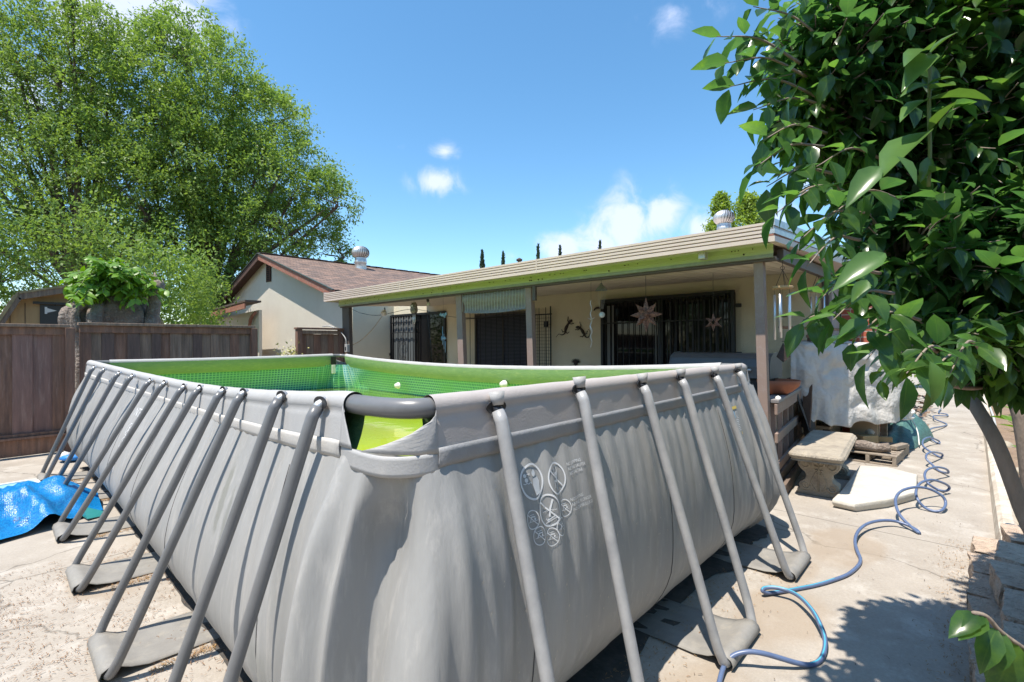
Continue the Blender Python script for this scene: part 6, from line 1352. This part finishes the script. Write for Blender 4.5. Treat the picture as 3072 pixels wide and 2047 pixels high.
def twig(b,t,nl,size,sag=.12):
    b=Vector(b);t=Vector(t); mid=b.lerp(t,.5)+Vector((0,0,sag*(t-b).length)); P_=bez([b,mid,t],6); q.tube(P_,[.006-.0045*i/(len(P_)-1) for i in range(len(P_))],5); k=len(P_)
    for i in range(nl):
        f=(i+1)/nl; f=.25+.75*f; idx=min(int(f*(k-1)),k-1); p=P_[idx]; d=(P_[min(idx+1,k-1)]-P_[max(idx-1,0)]).normalized(); az=i*2.4+rg.uniform(-.4,.4); o=d.orthogonal().normalized(); o2=d.cross(o); sd=o*math.cos(az)+o2*math.sin(az); dr=sd*.8+d*.55+Vector((0,0,-.45 if f<.95 else -.25))+Vector(rg.normal(size=3)*.15)
        L_=size*rg.uniform(.5,1.2); C.append(np.array(p)+np.array(dr.normalized())*.01); D.append(np.array(dr)); U.append(np.array([0,0,1.])+rg.normal(size=3)*.25); Ls.append(L_)
def tw(px,py,d,bx,by,bd,nl=9,size=.105): twig(HD(bx,by,bd),HD(px,py,d),nl,size)
# twigs that make the outline against the sky and the porch
for (a,b_) in [((2150,110,1.75),(2400,190,1.8)),((2175,190,1.7),(2420,230,1.8)),((2260,20,1.75),(2500,150,1.8)),((2330,-60,1.7),(2560,60,1.8)),((2190,260,1.7),(2450,290,1.8)),((2260,330,1.7),(2500,330,1.8)),((2290,420,1.65),(2480,400,1.8)),((2270,500,1.6),(2470,440,1.7)),((2300,560,1.6),(2500,520,1.7)),((2330,640,1.5),(2520,560,1.6)),((2380,600,1.5),(2560,590,1.7)),((2400,720,1.45),(2600,640,1.6)),((2420,800,1.4),(2580,720,1.6)),((2460,900,1.4),(2640,820,1.6)),((2500,960,1.35),(2680,880,1.5)),((2410,960,1.45),(2560,985,1.6)),((2560,1020,1.3),(2760,960,1.5)),((2600,1080,1.25),(2760,1000,1.5)),((2640,1130,1.3),(2800,1050,1.5)),((2720,1120,1.2),(2850,1060,1.4)),((2790,1130,1.25),(2900,1080,1.4)),((2850,1120,1.2),(2950,1060,1.5)),((2340,230,1.8),(2550,260,1.9)),((2420,100,1.8),(2600,200,1.9)),((2450,500,1.6),(2650,480,1.8)),((2500,640,1.5),(2700,600,1.7))]:
    tw(*a,*b_,nl=11)
# young upright shoot with pale leaves
yC=len(C)
# body of the crown
blob=[((2640,120,1.95),(.42,.50,.42)),((2880,130,1.9),(.45,.5,.5)),((2720,430,1.95),(.36,.45,.42)),((2960,470,1.9),(.42,.45,.5)),((2770,770,1.75),(.26,.28,.30)),((2970,800,1.8),(.36,.30,.4)),((2930,985,1.6),(.20,.12,.25)),((3075,1040,1.7),(.20,.22,.25)),((3080,820,1.6),(.25,.3,.25)),((3150,600,1.9),(.5,.8,.5)),((3250,200,2.1),(.5,.8,.6)),((2500,260,1.9),(.26,.36,.3))]
for (px,py,d),(rx,rz,rd) in blob:
    c=HD(px,py,d); n=int(360*rx*rz/.2*1.0)
    for k in range(n):
        v=rg.normal(size=3); v/=np.linalg.norm(v); v*=rg.uniform(.55,1.0); p=c+rt*(v[0]*rx)+up*(v[1]*rz)+fw*(v[2]*rd); b=c+rt*(v[0]*rx*.45)+up*(v[1]*rz*.45-.05)+fw*(v[2]*rd*.4+.05)
        if (p-CAM).dot(fw)<1.0: continue
        twig(b,p,rg.integers(6,11),.088)
# lowest bough and low sprig at the bottom right
q.tube(bez([HD(3130,1720,1.95),HD(3150,1860,1.6),HD(3130,1985,1.3),HD(3072,1945,1.25),HD(3000,1893,1.25),HD(2960,1850,1.25),HD(2915,1838,1.25)],5),[.006]*30+[.003],5)
for (b,t) in (((2990,1885),(2935,1990)),((2955,1850),(2880,1905)),((2945,1845),(2905,1870)),((3010,1895),(2975,2030)),((3040,1920),(3010,2120)),((3060,1935),(3110,2040)),((2930,1840),(2862,1895))):
    B_=HD(*b,1.25);E_=HD(*t,1.22); C.append(np.array(B_)); D.append(np.array(E_-B_)); U.append(np.array(-fw*.5+Vector((0,0,1)))+rg.normal(size=3)*.2); Ls.append((E_-B_).length*1.05)
limb(q,[HD(3200,2150,1.9),HD(3130,1990,1.25)],.012,.006,6) if False else None
br=q.build('trunk',mat('smooth_bark',(.30,.24,.19,1),.9,(.19,.15,.12,1),14,.3,.6,60,stretch=(1,1,.4),col3=(.27,.22,.17,1),n3=40,a3=.4),T)
nY=len(C)
leafmesh('crown',C,D,U,Ls,.52,LEAFN,T,.24,6,.34)
# young shoot
q=MB(); C=[];D=[];U=[];Ls=[]
sh=[HD(2786,560,1.45),HD(2790,450,1.45),HD(2787,330,1.45),HD(2790,220,1.45),HD(2788,160,1.45)]; P_=bez(sh,4); q.tube(P_,[.005]*len(P_),6)
for (bx,by,tx,ty) in ((2788,165,2850,85),(2788,150,2728,140),(2790,165,2740,205),(2786,255,2860,215),(2787,255,2702,268),(2788,270,2875,245),(2786,300,2965,262),(2786,395,2640,510),(2788,395,2880,290),(2790,520,2830,490),(2786,300,2680,340),(2787,470,2765,545)):
    b=HD(bx,by,1.45); e=HD(tx,ty,1.40+rg.uniform(-.06,.06)); C.append(np.array(b)); D.append(np.array(e-b)); U.append(np.array(Vector((0,0,1))-fw*.35)+rg.normal(size=3)*.2); Ls.append((e-b).length)
for (bx,by,tx,ty,d) in ((2790,1085,2830,1200,1.0),(2655,760,2530,830,1.25),(2600,960,2520,1010,1.3),(2600,840,2560,905,1.3),(2640,500,2545,585,1.4),(2690,470,2755,545,1.35)):
    b=HD(bx,by,d); e=HD(tx,ty,d-.03); C.append(np.array(b)); D.append(np.array(e-b)); U.append(np.array(Vector((0,0,1))-fw*.9)); Ls.append((e-b).length*1.05)
q.build('young_shoot',mat('green_stem',(.12,.16,.05,1),.6),T); leafmesh('young_leaves',C,D,U,Ls,.42,mat('young_glossy',(.10,.19,.045,1),.28,(.06,.13,.03,1),6,.3,spec=.5,trans=.25),T,.2,6,.55)
# ground plants in the bed
T=thing('bed_plants','low bright green leafy plants growing in the dirt bed behind the leaning trunk','plants',(8,-2.6,0)); T['kind']='stuff'
C=[];D=[]
for k in range(110):
    x=rg.uniform(6.3,16); y=-2.15-rg.random()*2.0; n=16; C.append(np.array([x,y,.05])+rg.normal(size=(n,3))*.05); D.append(rg.normal(size=(n,3))+np.array([0,0,1.0]))
C=np.concatenate(C);D=np.concatenate(D); C[:,2]=abs(C[:,2]); leafmesh('leaves',C,D,rg.normal(size=C.shape)+np.array([-.3,0,1]),.22*rg.uniform(.5,1.3,len(C)),.3,LEAFY,T,.35,6,.2)
T2=None
# second slanting stems and rocks
T=thing('bare_shrub','two bare brown stems slanting up behind the leaning trunk in the bed','shrub',HD(3072,1240,4)); q=MB()
a=HD(3120,1330,3.2); limb(q,[Vector((a.x,a.y,0)),HD(3060,1250,3.2),HD(2990,1190,3.3),HD(2960,1130,3.4)],.05,.02); a=HD(3140,1260,3.6); limb(q,[Vector((a.x,a.y,0)),HD(3072,1210,3.6),HD(3000,1130,3.7)],.045,.02); q.build('stem',mat('smooth_bark',(.2,.155,.12,1),.9),T)
rg=np.random.default_rng(77)
for k,(x,y,s_,lb) in enumerate(((3010,1340,.13,'rounded pinkish rock in the dirt bed behind the trunk'),(3066,1420,.10,'small grey rock at the right edge of the dirt bed'))):
    c=H(x,y,2,.03); q=MB(); q.grid(lambda i,j: c+Vector((s_*math.sin(math.pi*j/8)*math.cos(i*.5236)*(1+.2*noise2(i,j,k)),s_*math.sin(math.pi*j/8)*math.sin(i*.5236)*(1+.2*noise2(i,j,k+3)),-s_*.7*math.cos(math.pi*j/8))),12,9,closeu=True); tag(q.build('rock',STONE,org=c),lb,'rock')
# shrubs far at the end of the path and neighbours' greenery that closes the horizon
def hedge(name,label,pts,h,m,seed,n=9000,leaf=.16,sp=.5):
    rg=np.random.default_rng(seed); T=thing(name,label,'shrub',(pts[0][0],pts[0][1],0)); C=[]
    for k in range(n//40):
        t=rg.random()*(len(pts)-1); i=int(t); f=t-i; x=pts[i][0]*(1-f)+pts[i+1][0]*f; y=pts[i][1]*(1-f)+pts[i+1][1]*f; C.append(np.array([x,y,rg.random()*h])+rg.normal(size=3)*sp*.6+rg.normal(size=(40,3))*.22)
    C=np.concatenate(C); C[:,2]=np.clip(C[:,2],.05,None); leafmesh('foliage',C,rg.normal(size=C.shape),rg.normal(size=C.shape)*.6+np.array([0,0,1]),leaf*rg.uniform(.6,1.3,len(C)),.45,m,T,.1); q=MB(); q.tube([(pts[0][0],pts[0][1],0),(pts[0][0],pts[0][1],h*.8)],.06,6); q.build('stem',BARK,T)
hedge('garden_hedge','dense green hedge closing the view at the far end of the path',[(19,-5),(21,-1),(21,1.5)],3.2,LEAFT,3)
hedge('dark_shrubs','dark shrubs along the back of the dirt bed on the right',[(6,-4.6),(12,-5.2),(19,-6)],3.0,LEAFT2,4,14000)
hedge('neighbour_shrubs','green shrubs behind the fence between the stump and the lean-to porch',[(1.0,12.5),(3.2,14.5),(4.0,19)],4.2,LEAFT2,6,15000,.12,.4)
hedge('corner_shrubs','green shrubs behind the shed at the far left',[(-7,17),(-2,16.5),(2,16)],5.2,LEAFT2,7,26000,.12,.5)
hedge('added_back_hedge','unseen tall hedge added behind the camera to darken glass reflections and low sky light',[(-9,-9),(-9.5,0),(-9,10)],4.5,LEAFT2,13,22000,.3,.6)  # out of view, added to darken the door reflections and the low sky
hedge('added_side_hedge','unseen tall hedge added on the right behind the camera to cut low sky light',[(-8,-7.5),(0,-8),(7,-7.5)],3.6,LEAFT2,14,16000,.28,.6)  # second unseen hedge, added to hold back low sky light
for o in list(sc.objects):
    if o.type=='MESH' and o.parent is None and 'kind' not in o and 'label' not in o: print('UNTAGGED',o.name)
